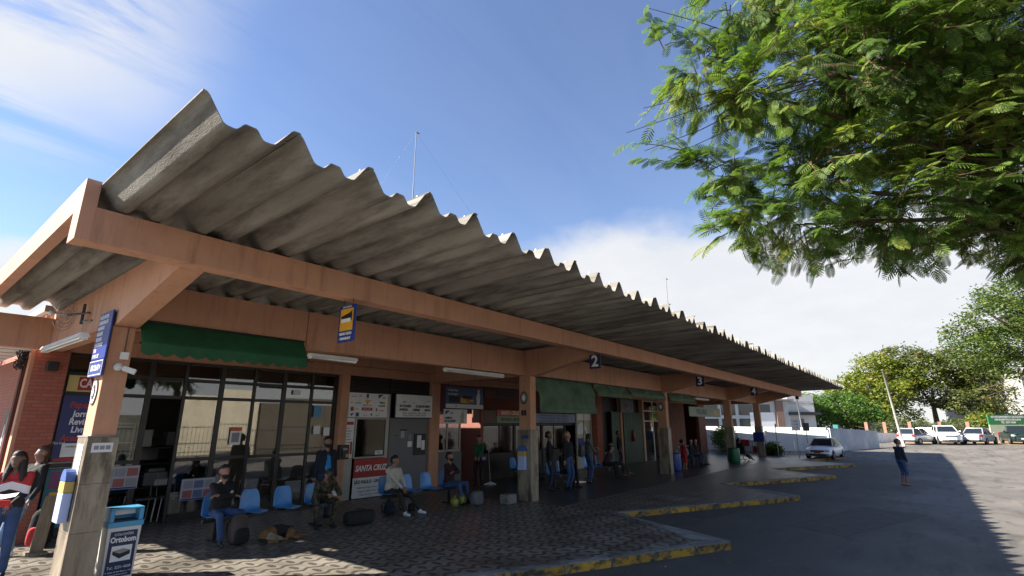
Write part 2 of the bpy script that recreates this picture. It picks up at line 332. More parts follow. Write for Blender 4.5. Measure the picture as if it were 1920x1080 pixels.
def tiles():
    m = bpy.data.materials.new('patterned_tiles'); m.use_nodes = True; nt = m.node_tree; N = nt.nodes; L = nt.links; b = N['Principled BSDF']
    tc = N.new('ShaderNodeTexCoord'); s = N.new('ShaderNodeSeparateXYZ'); L.new(tc.outputs['Object'], s.inputs[0])
    def M(op, a, c=None):
        n = N.new('ShaderNodeMath'); n.operation = op
        for i, v in enumerate((a, c)):
            if v is None: continue
            if isinstance(v, (int, float)): n.inputs[i].default_value = v
            else: L.new(v, n.inputs[i])
        return n.outputs[0]
    wob = N.new('ShaderNodeTexNoise'); wob.inputs['Scale'].default_value = 9; L.new(tc.outputs['Object'], wob.inputs['Vector'])
    wv = M('MULTIPLY', M('SUBTRACT', wob.outputs['Fac'], .5), .05)
    xx, vv = M('ADD', s.outputs[0], wv), M('DIVIDE', M('ADD', s.outputs[1], wv), .42)
    cx = M('COSINE', M('MULTIPLY', xx, 2*math.pi/.34)); pv_ = M('MULTIPLY', vv, math.pi)
    oval_f = M('MULTIPLY', cx, M('COSINE', pv_))                                          # staggered dark ovals
    wave = M('ABSOLUTE', M('SUBTRACT', M('FRACT', M('SUBTRACT', vv, M('MULTIPLY', M('MULTIPLY', cx, M('SINE', pv_)), .13))), .5))   # wavy dark bands between the rows
    def step(f_, a_, b_):
        n_ = N.new('ShaderNodeMapRange'); n_.inputs['From Min'].default_value = a_; n_.inputs['From Max'].default_value = b_; L.new(f_, n_.inputs['Value']); return n_.outputs[0]
    dark = M('MAXIMUM', step(oval_f, .52, .64), step(wave, .13, .09))
    class _O: pass
    r = _O(); r.outputs = [M('SUBTRACT', 1.0, dark)]
    n = N.new('ShaderNodeTexNoise'); n.inputs['Scale'].default_value = 1.1; n.inputs['Detail'].default_value = 7; L.new(tc.outputs['Object'], n.inputs['Vector'])
    n2 = N.new('ShaderNodeTexNoise'); n2.inputs['Scale'].default_value = 22; n2.inputs['Detail'].default_value = 3; L.new(tc.outputs['Object'], n2.inputs['Vector'])
    mx = N.new('ShaderNodeMix'); mx.data_type = 'RGBA'; L.new(r.outputs[0], mx.inputs['Factor'])
    mx.inputs['A'].default_value = (.085, .077, .068, 1); mx.inputs['B'].default_value = (.24, .22, .187, 1)
    dr = N.new('ShaderNodeValToRGB'); dr.color_ramp.elements[0].position = .33; dr.color_ramp.elements[1].position = .66
    dr.color_ramp.elements[0].color = (.55, .53, .5, 1); dr.color_ramp.elements[1].color = (1.1, 1.08, 1.05, 1); L.new(n.outputs['Fac'], dr.inputs[0])
    m2 = N.new('ShaderNodeMix'); m2.data_type = 'RGBA'; m2.blend_type = 'MULTIPLY'; m2.inputs['Factor'].default_value = 1
    L.new(mx.outputs['Result'], m2.inputs['A']); L.new(dr.outputs[0], m2.inputs['B'])
    # tile joints every 0.34 m
    bk = N.new('ShaderNodeTexBrick'); bk.inputs['Scale'].default_value = 1; bk.inputs['Brick Width'].default_value = .21; bk.inputs['Row Height'].default_value = .21
    bk.offset = 0; bk.inputs['Mortar Size'].default_value = .003; L.new(tc.outputs['Object'], bk.inputs['Vector'])
    m3 = N.new('ShaderNodeMix'); m3.data_type = 'RGBA'; L.new(bk.outputs['Fac'], m3.inputs['Factor']); L.new(m2.outputs['Result'], m3.inputs['A']); m3.inputs['B'].default_value = (.06, .055, .05, 1)
    L.new(m3.outputs['Result'], b.inputs['Base Color'])
    rr = N.new('ShaderNodeMapRange'); rr.inputs['To Min'].default_value = .24; rr.inputs['To Max'].default_value = .62; L.new(n.outputs['Fac'], rr.inputs['Value']); L.new(rr.outputs[0], b.inputs['Roughness'])
    bp = N.new('ShaderNodeBump'); bp.inputs['Strength'].default_value = .12; bp.inputs['Distance'].default_value = .01; L.new(n2.outputs['Fac'], bp.inputs['Height']); L.new(bp.outputs[0], b.inputs['Normal'])
    return m
mb = MB(); xs = [-400, -60, 0, 44, 47, 50, 54, 58, 61, 64, 80, 100, 1500]
for a, b in zip(xs, xs[1:]): mb.quad((a, -900, gz(a)), (b, -900, gz(b)), (b, 900, gz(b)), (a, 900, gz(a)))
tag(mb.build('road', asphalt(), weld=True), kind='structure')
CONC = mat('kerb_concrete', (.20, .19, .175), .85, .2, 3, .3, 50, stain=((.07, .065, .06), 2.5, (1, 1, 1), .5, .7))
KYEL = mat('kerb_yellow', (.42, .24, .025), .75, .2, 5, .3, 40, stain=((.055, .047, .036), 4.2, (1, 1, 1.6), .47, .60))
vary_per_object(KYEL, .65, 1.1); vary_per_object(CONC, .8, 1.15)
tips = [(2.9, 3.75), (11.95, 3.6), (20.7, 3.8), (29.8, 3.8), (39.0, 3.8)]
notch = [(4.6, 7.1), (13.7, 7.1), (22.9, 7.0), (32.0, 7.0), (41.0, 7.0)]
edge = [(-14.0, 6.2)]
for t, n in zip(tips, notch): edge += [t, n]
edge += [(46.6, 4.9), (47.4, 5.4)]
poly = edge + [(47.4, 24.5), (-14.0, 24.5)]
mb = MB(); mb.prism(poly, 'z', -.3, .15)
me = mb.mesh('platform'); me.materials.append(tiles()); bm = bmesh.new(); bm.from_mesh(me); bmesh.ops.triangulate(bm, faces=[f for f in bm.faces if len(f.verts) > 4]); bmesh.ops.recalc_face_normals(bm, faces=bm.faces); bm.to_mesh(me); bm.free()
platform = bpy.data.objects.new('platform', me); col.objects.link(platform); tag(platform, kind='structure')
# kerb stones, one by one: a block whose street face is painted yellow
def kerb_mesh(L, yellow):
    k = MB(); k.box(0, L-.012, -.02, .20, -.2, .0)
    m = k.mesh('kerb_stone'); m.materials.append(CONC); m.materials.append(KYEL)
    bm = bmesh.new(); bm.from_mesh(m); bmesh.ops.recalc_face_normals(bm, faces=bm.faces)
    if yellow:
        for f in bm.faces:
            if f.normal.y < -.5 or abs(f.normal.x) > .5: f.material_index = 1
    bmesh.ops.bevel(bm, geom=[e for e in bm.edges], offset=.018, segments=2, affect='EDGES'); bm.to_mesh(m); bm.free(); return m
random.seed(4)
kcache = {}
for i, (a, b) in enumerate(zip(edge, edge[1:])):
    A, B = Vector((*a, 0)), Vector((*b, 0)); d = B-A; n = max(1, round(d.length/1.0)); Ls = d.length/n
    yel = B.y < A.y
    key = (round(Ls, 3), yel)
    if key not in kcache: kcache[key] = kerb_mesh(Ls, yel)
    for q in range(n):
        o = bpy.data.objects.new('kerb_stone', kcache[key]); col.objects.link(o); o.parent = platform
        p = A + d*(q/n); o.location = (p.x, p.y, .158 + random.uniform(-.004, .006)); o.rotation_euler = (0, 0, math.atan2(d.y, d.x) + random.uniform(-.004, .004))
# concrete margin behind the kerb, a thin sheet 4 mm above the tiles at each tip
for i, t in enumerate(tips):
    a = notch[i-1] if i else (-14, 6.2); n = notch[i]
    A, T, B = Vector(a), Vector(t), Vector(n)
    k = MB(); p1 = T.lerp(A, .30); p2 = T.lerp(B, .8)
    ins = (T.lerp((A+B)/2, .16))
    k.prism([tuple(T), tuple(p2), tuple(ins.lerp(p2, .35)), tuple(ins), tuple(p1)], 'z', .10, .156)
    o = k.build('concrete_tip', CONC, platform, weld=True)
# darker polished floor of the concourse, a sheet 4 mm above the patterned tiles
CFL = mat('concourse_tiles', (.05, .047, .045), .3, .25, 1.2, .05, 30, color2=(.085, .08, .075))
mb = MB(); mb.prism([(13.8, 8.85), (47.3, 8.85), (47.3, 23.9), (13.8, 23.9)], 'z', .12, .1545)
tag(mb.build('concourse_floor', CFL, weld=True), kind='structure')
# repairs in the asphalt
for i, (pts, c) in enumerate((([(14.8, 1.9), (19.6, .4), (20.4, 2.0), (15.6, 3.2)], (.062, .056, .048)), ([(15.2, 5.2), (18.4, 4.4), (18.8, 5.0), (15.6, 6.3)], (.055, .05, .045)))):
    tag(MB().prism(pts, 'z', -.02, .0045).build('road_patch', mat('patch_%d' % i, c, .85, .25, 2.5, .4, 60), weld=True), kind='structure')
# waste ground and verge
DIRT = mat('dry_dirt', (.24, .17, .10), .95, .3, .8, .4, 30, color2=(.34, .26, .16))
mb = MB(); mb.quad((64.5, 3.0, gz(64.5)+.012), (64.5, -20, gz(64.5)+.012), (80, -26, gz(80)+.012), (80, 5, gz(80)+.012))
tag(mb.build('dirt_lot', DIRT), kind='structure')

# ------------------------------------------------------------------ the bus station
ST = thing('bus_station', 'long salmon bus station with wavy grey cement roof over tiled platform', 'bus station')
COLX = [2.46, 13.98, 25.5, 36.6, 44.4]
CW = .33
def roofz(y): return 5.02 - .024*(y-7.4)
MARBLE = mat('clad_marble', (.19, .145, .10), .38, .2, 2.2, .1, 20, color2=(.36, .30, .225), stretch=(1.8, 1.8, .45), stain=((.10, .075, .052), 3.0, (1.8, 1.8, .4), .46, .64))
def joined(parts, name, m, parent, bevel=.008):
    return parts.build(name, m, parent, bevel=bevel)
MB().box(1.26, 46.2, 7.4, 7.7, 4.58, roofz(7.4)-.012).build('front_beam', PAINT, ST, bevel=.008)
# end beam along the left edge, with its raised corner
eb = [(7.398, 5.335), (14.45, 5.10), (14.45, 4.74), (7.72, 4.97), (7.72, 4.576), (7.398, 4.576)]
MB().prism(eb, 'x', 1.252, 1.40).build('end_beam', PAINT, ST, bevel=.006)
MB().prism([(7.4, 5.18), (14.3, 4.98), (14.3, 4.80), (7.4, 4.98)], 'x', 46.2, 46.36).build('end_beam', PAINT, ST, bevel=.006)
MB().box(.72, COLX[0]-.004, 14.45, 14.7, 4.04, 4.70).build('rear_beam', PAINT, ST, bevel=.008)  # left end cut short out of view to keep its shadow off the floor
for i, x in enumerate(COLX):
    pf = [(7.704, 4.60), (10.05, 4.06), (15.0, 4.06), (15.0, roofz(15)-.012), (7.704, roofz(7.7)-.012)]
    MB().prism(pf, 'x', x, x+CW).build('cross_beam', PAINT, ST, bevel=.008)
    c = MB().box(x+.004, x+CW-.004, 10.2, 10.66, .15, 4.058).build('column', PAINT, ST, bevel=.012)
    for (z0, z1) in ((.152, .93), (.934, 1.62), (1.624, 2.30)):
        for (x0, x1, y0, y1) in ((x-.036, x+CW+.036, 10.16, 10.196), (x-.036, x+CW+.036, 10.664, 10.70), (x-.036, x-.001, 10.198, 10.662), (x+CW+.001, x+CW+.036, 10.198, 10.662)):
            MB().box(x0, x1, y0, y1, z0, z1).build('marble_slab', MARBLE, c, bevel=.003)
    MB().box(x-.045, x+CW+.045, 10.15, 10.71, 2.302, 2.325).build('cap_strip', CONC, c)
# wall beam in pieces with open joints
for i in range(len(COLX)-1):
    a, b = COLX[i]+CW, COLX[i+1]
    cuts = [a+.003] + {0: [5.95, 11.25], 1: [17.35, 22.6], 2: [30.8], 3: [40.6]}[i] + [b-.003]
    for p, q in zip(cuts, cuts[1:]):
        MB().box(p+.008, q-.008, 10.36, 10.66, 4.08, roofz(10.4)-.05).build('wall_beam', PAINT, ST, bevel=.006)
# roof sheets, one by one
PERIOD = .89
prof = [(0, .275), (.035, .270), (.062, .245), (.12, .150), (.185, .045), (.205, .018), (.235, .004), (.30, .0), (.325, .010), (.345, .035), (.375, .082), (.395, .100), (.495, .100), (.515, .082), (.545, .035), (.565, .010), (.59, .0), (.655, .004), (.685, .018), (.705, .045), (.77, .150), (.828, .245), (.855, .272), (.905, .280), (.93, .272)]
def sheet_mesh(sag):
    k = MB(); T = .014; Y0, Y1 = 4.55, 14.75; ny = 5; n = len(prof)
    ys = [Y0 + (Y1-Y0)*j/ny for j in range(ny+1)]
    for side in (0, 1):
        for y in ys:
            for (x, z) in prof: k.v.append((x, y, roofz(y) + z*.90 + (T if side else 0) - sag*max(0, 7.0-y)*.01))
    W = len(ys)*n
    for side in (0, 1):
        for j in range(ny):
            for i in range(n-1):
                q = side*W + j*n + i; f = (q, q+1, q+n+1, q+n); k.f.append(f if side else f[::-1]); k.mi.append(0)
    for j in (0, ny):
        for i in range(n-1): q = j*n+i; k.f.append((q, q+1, q+1+W, q+W)); k.mi.append(0)
    for i in (0, n-1):
        for j in range(ny): q = j*n+i; k.f.append((q, q+n, q+n+W, q+W)); k.mi.append(0)
    m = k.mesh('roof_sheet'); m.materials.append(CEMENT); m.polygons.foreach_set('use_smooth', [True]*len(m.polygons))
    bm = bmesh.new(); bm.from_mesh(m); bmesh.ops.recalc_face_normals(bm, faces=bm.faces)
    for e in bm.edges:
        if len(e.link_faces) == 2 and e.calc_face_angle(0) > 1.0: e.smooth = False
    bm.to_mesh(m); bm.free(); return m
sheets = [sheet_mesh(s) for s in (0, .5, -.4, .9)]
random.seed(11)
NS = 51
for i in range(NS):
    o = bpy.data.objects.new('roof_sheet', sheets[0 if i == 0 else random.randrange(4)]); col.objects.link(o); o.parent = ST
    o.location = (1.40 + i*PERIOD, random.uniform(-.025, .025), .004 + (i % 2)*.003 + random.uniform(0, .006))
    o.rotation_euler = (0, 0, random.uniform(-.0015, .0015))
    MB().tube([(.905, 4.78, 5.32), (.905, 4.78, 5.385)], [.022, .008], 6).build('fixing_bolt', GREY, o)
# shops behind the platform -------------------------------------------------
BRICK = brick_mat('red_brick', (.34, .10, .065), (.40, .13, .085), (.20, .075, .055))
SHOPY = 15.2
INT = mat('interior_wall', (.12, .11, .095), .85, .15, 1)
RUSTY = mat('brown_wall', (.17, .06, .04), .8, .2, 2, .1, 20)
SLAB = mat('roof_slab', (.25, .24, .22), .9, .2, 1)
MB().box(2.40, 46.6, 15.0, 15.24, 4.09, 4.86).build('fascia_wall', PAINT, ST, bevel=.006)
MB().box(2.30, 14.5, 14.76, 24.3, 4.88, 5.02).build('shop_roof', SLAB, ST)
MB().box(15.25, 46.6, 14.76, 24.3, 4.88, 5.02).build('shop_roof', SLAB, ST)
MB().box(14.5, 15.25, 14.76, 16.2, 4.88, 5.02).build('shop_roof', SLAB, ST)  # slot left beside this slab, shaped to let sun onto the passage wall
MB().box(2.30, 46.6, 24.0, 24.3, .15, 4.88).build('back_wall', INT, ST)
MB().box(2.50, 46.6, 14.78, 14.92, 5.022, 5.42).build('sun_leak_stop', SLAB, ST)  # unseen strip added to block sun leaking past the sheet ends
MB().box(2.80, 46.3, 14.70, 14.998, 4.40, 4.80).build('inner_fascia', PAINT, ST)
MB().box(2.40, 2.62, 15.3, 24.0, .15, 4.88).build('side_wall', BRICK, ST)
MB().box(46.3, 46.6, 15.24, 24.0, .15, 4.88).build('side_wall', RUSTY, ST)
MB().box(2.36, 2.94, 14.92, 15.30, .15, 4.085).build('brick_pier', BRICK, ST)
MB().box(2.30, 2.36, 14.98, 15.20, .15, 4.085).build('corner_strip', PAINT, ST)
MB().box(.45, 2.29, 14.72, 20, 4.06, 4.12).build('soffit', WHITE, ST)  # left side narrowed so the sun can pass to the floor
tag(MB().box(-14, -13.7, 15, 22, .0, 4.3).build('garden_wall', BRICK), 'brick wall under the side canopy left of the station', 'wall')
for k in range(5): MB().box(.47, 2.28, 15.2+k*.8, 15.23+k*.8, 4.052, 4.058).build('soffit_batten', GREY, ST)
# glazed shop front
FR = thing('glazed_shop', 'black steel shop front of many panes under the green awning', 'shop front', (0, 0, 0))
GL = glass_mat('window_glass', alpha=.25); GLD = glass_mat('dim_glass', alpha=.45, rough=.08, lo=.04, hi=.35)  # second glass is darker and less reflective than the first
verts_x = [2.98, 3.86, 4.66, 5.46, 6.38, 7.28, 8.18, 9.10, 9.98]
levels = [.16, .30, 1.62, 3.17, 3.62, 4.06]
for i, x in enumerate(verts_x):
    wd = .06 if i in (2, 4, 6) else .04
    MB().box(x-wd, x+wd, SHOPY-.03, SHOPY+.05, .15, 4.085).build('upright', BLACK, FR, bevel=.004)
for i, z in enumerate(levels[1:]):
    for a, b in zip(verts_x, verts_x[1:]):
        if i <= 1 and abs(a-4.66) < .01: continue
        MB().box(a+.061, b-.061, SHOPY-.026, SHOPY+.046, z-.042, z+.042).build('cross_rail', BLACK, FR)
for a, b in zip(verts_x, verts_x[1:]):
    if abs(a-4.66) > .01: MB().box(a+.061, b-.061, SHOPY-.012, SHOPY+.012, .155, .266).build('kick_plate', BLACK, FR)
random.seed(3)
for a, b in zip(verts_x, verts_x[1:]):
    for z0, z1 in zip(levels[1:], levels[2:]):
        if abs(a-4.66) < .01 and z1 < 3.2: continue
        M = Matrix.Translation(((a+b)/2, SHOPY+.01, (z0+z1)/2)) @ Matrix.Rotation(random.uniform(-.006, .006), 4, 'Z') @ Matrix.Rotation(random.uniform(-.006, .006), 4, 'X')
        MB().box(-(b-a)/2+.03, (b-a)/2-.03, -.003, .003, -(z1-z0)/2+.033, (z1-z0)/2-.033, M).build('pane', GL, FR)
# the door leaf swung in beside the opening
M = Matrix.Translation((4.72, SHOPY+.05, 0)) @ Matrix.Rotation(R(78), 4, 'Z')
d = MB(); d.box(0, .05, -.02, .02, .17, 3.12, M); d.box(.72, .77, -.02, .02, .17, 3.12, M); d.box(.05, .72, -.02, .02, .17, .25, M); d.box(.05, .72, -.02, .02, 3.05, 3.12, M); d.box(.05, .72, -.02, .02, 1.60, 1.66, M)
d.build('door_leaf', BLACK, FR)
# room behind it
BEIGE = mat('beige_screen', (.33, .28, .20), .8, .12, 1.5)
MB().box(6.5, 9.95, 15.75, 15.79, .15, 4.05).build('curtain', BEIGE, FR)
MB().box(2.7, 10.1, 19.6, 19.8, .15, 4.88).build('room_wall', INT, FR)
MB().box(10.02, 10.32, 14.96, 15.3, .15, 4.085).build('door_post', PAINT, FR, bevel=.006)
# ticket offices ------------------------------------------------------------
SH = mat('roller_shutter', (.025, .022, .022), .5, .2, 4)
def shutter(x0, x1, z0, z1, y, parent, m=SH, name='shutter_slat'):
    n = int((z1-z0)/.085); me = MB().prism([(y, 0), (y-.02, .02), (y-.02, .055), (y, .08), (y+.01, .08), (y+.01, 0)], 'x', x0, x1).mesh(name); me.materials.append(m)
    for k in range(n):
        o = bpy.data.objects.new(name, me); col.objects.link(o); o.parent = parent; o.location = (0, 0, z0+k*.085)
TK = thing('ticket_office', 'ticket window with a red SANTA CRUZ board below it', 'ticket office', (10.3, 15.0, .15))
TK.location = (0, 0, 0)
shutter(10.33, 13.98, 3.56, 4.07, 15.06, TK)
ALU = flat('cream_frame', (.42, .40, .34), .5)
MB().box(10.33, 10.66, 15.02, 15.08, .15, 1.42).build('louvre_panel', ALU, TK, bevel=.004)
for k in range(15): MB().box(10.36, 10.63, 15.008, 15.019, .24+k*.075, .285+k*.075).build('louvre_slat', ALU, TK)
MB().box(10.33, 10.66, 15.03, 15.07, 1.43, 2.70).build('notice_panel', PAPER, TK)
MB().box(10.36, 10.62, 15.02, 15.028, 2.48, 2.58).build('notice_strip', RED, TK)
for k in range(9): MB().box(10.38, 10.38+.10+.12*((k*37) % 10)/10, 15.022, 15.028, 2.36-k*.09, 2.385-k*.09).build('notice_line', INKG, TK)
MB().box(10.55, 10.62, 15.02, 15.028, 1.55, 1.95).build('notice_strip', RED, TK)
fr = MB(); fr.box(10.665, 10.72, 14.98, 15.06, 1.42, 2.70); fr.box(11.93, 12.06, 14.98, 15.06, .15, 3.54); fr.box(10.72, 11.93, 14.98, 15.06, 1.40, 1.45); fr.box(10.72, 11.93, 14.98, 15.06, 2.66, 2.70)
fr.build('window_frame', ALU, TK, bevel=.004)
MB().box(10.72, 11.93, 15.02, 15.03, 1.45, 2.66).build('window_pane', GLD, TK)
MB().box(11.55, 11.86, 14.995, 15.015, 1.50, 1.63).build('price_card', PAPER, TK)
text('Visa', .10, (11.70, 14.992, 1.565), BLUE, TK)
MB().box(10.7, 12.0, 16.4, 16.5, .15, 3.5).build('office_wall', flat('office_blue', (.035, .04, .06), .7), TK)
MB().box(11.4, 11.7, 15.6, 15.65, 1.4, 1.75).build('monitor', DARK, TK)
lb = MB().box(10.33, 11.915, 14.95, 14.985, 2.72, 3.53).build('logo_board', PAPER, TK, bevel=.004)
Y_ = 14.946
def shp(poly, m, parent, y=Y_, name='logo_mark', t=.003): MB().prism(poly, 'y', y-t, y).build(name, m, parent)
def rect(x0, x1, z0, z1): return [(x0, z0), (x1, z0), (x1, z1), (x0, z1)]
NAVY = flat('logo_navy', (.02, .05, .22), .45); MAG = flat('logo_purple', (.18, .04, .14), .45)
shp(rect(11.00, 11.10, 3.38, 3.50), NAVY, lb); text('Viação', .045, (11.05, Y_-.003, 3.345), INKG, lb)
shp([(11.50, 3.50), (11.72, 3.50), (11.50, 3.36)], NAVY, lb); text('util', .10, (11.74, Y_-.003, 3.40), INK, lb)
text('expresso', .055, (10.52, Y_-.003, 3.41), MAG, lb); text('SZ', .11, (10.76, Y_-.003, 3.43), INKG, lb, shear=.3)
shp(rect(10.40, 10.46, 3.18, 3.23), YEL, lb); text('cometa', .08, (10.66, Y_-.003, 3.20), INK, lb, shear=.2)
shp([(10.92, 3.30), (11.22, 3.30), (11.12, 3.24), (11.10, 3.17), (11.02, 3.17), (11.00, 3.26)], YEL, lb); text('VIAÇÃO SUL', .065, (11.06, Y_-.003, 3.12), INK, lb)
shp([(11.52, 3.26), (11.72, 3.25), (11.72, 3.19), (11.62, 3.19)], GRN, lb); shp(rect(11.73, 11.80, 3.17, 3.26), YEL, lb); text('Gardenia', .075, (11.66, Y_-.003, 3.12), INK, lb, bold=.003, shear=.2)
shp(rect(10.40, 10.52, 2.93, 3.06), RED, lb); text('gran', .07, (10.66, Y_-.003, 3.00), INKG, lb)
shp(rect(10.84, 11.28, 2.95, 3.05), RED, lb); text('SANTA CRUZ', .05, (11.06, Y_-.004, 3.0), PAPER, lb)
shp(rect(11.42, 11.48, 2.94, 3.03), RED, lb); text('reunidas', .06, (11.66, Y_-.003, 2.96), RED, lb)
shp([(10.40, 2.84), (10.56, 2.86), (10.44, 2.76)], NAVY, lb); shp(rect(10.62, 10.74, 2.75, 2.88), NAVY, lb); text('Expresso', .05, (11.0, Y_-.003, 2.80), INKG, lb); shp(rect(11.22, 11.27, 2.78, 2.86), NAVY, lb); text('Atibaia', .05, (11.5, Y_-.003, 2.80), INKG, lb)
rb = MB().box(10.70, 12.04, 14.93, 14.965, .80, 1.385).build('red_board', RED, TK, bevel=.003)
text('SANTA CRUZ', .255, (11.37, 14.926, 1.08), PAPER, TK, xs=.80, shear=.25, bold=.008)
wb = MB().box(10.70, 12.04, 14.93, 14.965, .17, .797).build('white_board', PAPER, TK, bevel=.003)
text('SÃO PAULO - SANTOS', .15, (11.37, 14.926, .66), INK, TK, xs=.84, bold=.004)
for k, t in enumerate(('Itajubá  Pouso Alegre  Extrema  Atibaia', 'Bragança  Campinas  Jundiaí  Itatiba', 'Osasco  São Vicente  Cubatão')): text(t, .075, (11.37, 14.926, .49-k*.11), INKG, TK, xs=.85)
# second bay: grey shutter door with papers, destination board
T2 = thing('ticket_booth', 'closed grey ticket booth door with black notice board', 'ticket booth')
GDOOR = mat('grey_door', (.16, .16, .17), .55, .08, 1)
MB().box(12.10, 13.98, 15.04, 15.10, .15, 2.72).build('door_panel', GDOOR, T2)
MB().box(12.066, 12.098, 14.98, 15.1, .15, 4.08).build('jamb', DARK, T2)
nb = MB().box(13.30, 13.86, 15.0, 15.035, 1.40, 2.16).build('notice_board', INK, T2)
for (x0, x1, z0, z1) in ((13.42, 13.62, 1.66, 2.10), (13.64, 13.80, 1.58, 1.92)): MB().box(x0, x1, 14.994, 14.998, z0, z1).build('paper', PAPER, nb)
for (x0, x1, z0, z1, m) in ((12.62, 12.94, 2.28, 2.32, INK), (12.66, 12.82, 2.02, 2.26, GREY), (13.03, 13.17, 1.95, 2.15, INKG), (12.4, 12.55, 2.1, 2.12, INK), (13.0, 13.2, 1.7, 1.9, PAPER)):
    MB().box(x0, x1, 15.03, 15.038, z0, z1).build('paper', m, T2)
db = thing('destination_board', 'white destination board reading RIO DE JANEIRO above the grey door', 'sign')
MB().box(12.26, 14.0, 14.88, 14.92, 2.74, 3.55).build('panel', PAPER, db, bevel=.004); MB().box(12.23, 14.03, 14.93, 14.96, 2.70, 3.58).build('backing', DARK, db)
Y_ = 14.876
shp([(12.36, 3.46), (12.60, 3.46), (12.36, 3.26)], NAVY, db); text('util', .12, (12.62, Y_-.003, 3.29), INK, db)
shp(rect(13.02, 13.13, 3.31, 3.46), NAVY, db); text('Viação', .05, (13.08, Y_-.003, 3.26), INKG, db)
shp(rect(13.52, 13.62, 3.24, 3.45), RED, db); text('reunidas', .06, (13.80, Y_-.003, 3.34), INKG, db)
text('RIO DE JANEIRO', .12, (12.68, Y_-.003, 3.14), INK, db, xs=.62, bold=.004); text('SÃO JOSÉ DOS CAMPOS', .12, (13.52, Y_-.003, 3.14), INK, db, xs=.55, bold=.004)
text('APARECIDA', .12, (12.60, Y_-.003, 3.01), INK, db, xs=.62, bold=.004); text('CAMPINAS', .12, (13.2, Y_-.003, 3.01), INK, db, xs=.62, bold=.004); text('SANTOS', .12, (13.76, Y_-.003, 3.01), INK, db, xs=.62, bold=.004)
text('RESENDE   GUARATINGUETÁ   TAUBATÉ   LORENA', .07, (13.13, Y_-.003, 2.89), INKG, db, xs=.72); text('JACAREÍ   CRUZEIRO   CAÇAPAVA   ITATIAIA', .07, (13.13, Y_-.003, 2.81), INKG, db, xs=.78)
MB().box(14.0, 14.48, 14.94, 15.3, .15, 4.085).build('pier', PAINT, ST, bevel=.008)
# passage with sunlit brick beyond
MB().box(17.25, 17.45, 15.26, 22.0, .15, 4.88).build('passage_wall', brick_mat('pink_brick', (.25, .09, .06), (.28, .10, .07), (.18, .07, .05)), ST)
MB().box(14.20, 14.5, 16.2, 24, .15, 4.87).build('passage_wall', BRICK, ST)
MB().box(14.6, 16.4, 15.55, 15.6, .15, 1.4).build('low_partition', GDOOR, ST)
pw = MB(); [pw.box(a, a+.07, 15.5, 15.56, 1.42, 3.0) for a in (14.7, 15.45, 16.2)]; pw.box(14.77, 16.2, 15.5, 15.56, 1.42, 1.5); pw.box(14.77, 16.2, 15.5, 15.56, 2.93, 3.0)
pw.build('window_frame', ALU, ST); MB().box(14.77, 15.45, 15.52, 15.53, 1.5, 2.93).build('window_pane', GLD, ST); MB().box(15.52, 16.2, 15.52, 15.53, 1.5, 2.93).build('window_pane', GLD, ST)
bn = thing('hanging_banner', 'framed travel banner with yellow coaches hanging from the beam', 'banner')
MB().box(14.55, 16.75, 14.70, 14.74, 3.12, 3.96).build('panel', flat('banner_sky', (.05, .09, .20), .4), bn); MB().box(14.55, 16.75, 14.692, 14.698, 3.12, 3.28).build('white_band', PAPER, bn)
text('Compre aqui', .14, (14.62, 14.69, 3.83), PAPER, bn, align='LEFT', xs=.8); text('sua passagem.', .14, (14.62, 14.69, 3.68), PAPER, bn, align='LEFT', xs=.8)
for (x0, z0, l, h, m) in ((14.72, 3.34, .62, .24, INK), (15.36, 3.34, .5, .2, YEL), (15.5, 3.5, .55, .12, INK), (15.75, 3.38, .4, .1, YEL)): MB().box(x0, x0+l, 14.688, 14.694, z0, z0+h).build('coach_print', m, bn)
MB().prism([(16.36, 3.2), (16.5, 3.2), (16.56, 3.62), (16.5, 3.78), (16.53, 3.86), (16.45, 3.92), (16.37, 3.86), (16.4, 3.78), (16.32, 3.6)], 'y', 14.686, 14.692).build('figure_print', PAPER, bn)
text('util', .10, (15.1, 14.688, 3.2), NAVY, bn)
for x in (14.7, 16.6): MB().tube([(x, 14.72, 3.96), (x, 14.72, 4.09)], .008, 6).build('hanger', BLACK, bn)
bn2 = thing('small_banner', 'small white ticket poster hanging under the coach banner', 'banner')
MB().box(14.62, 15.95, 14.86, 14.88, 2.52, 3.08).build('panel', PAPER, bn2); shp([(14.7, 3.02), (14.95, 3.02), (14.7, 2.86)], NAVY, bn2, 14.857); text('util', .13, (15.05, 14.853, 2.93), INK, bn2)
text('CAMPINAS', .12, (14.68, 14.853, 2.74), INK, bn2, align='LEFT', xs=.7, bold=.003); text('RIO DE JANEIRO', .12, (14.68, 14.853, 2.62), INK, bn2, align='LEFT', xs=.7, bold=.003)
MB().prism([(15.55, 2.54), (15.75, 2.54), (15.78, 2.85), (15.68, 3.05), (15.56, 2.85)], 'y', 14.852, 14.857).build('figure_print', ALU, bn2)
for k in range(14): MB().box(14.52, 14.58, 15.28, 15.30, .4+k*.12, .43+k*.12).build('lattice_bar', BLACK, ST)
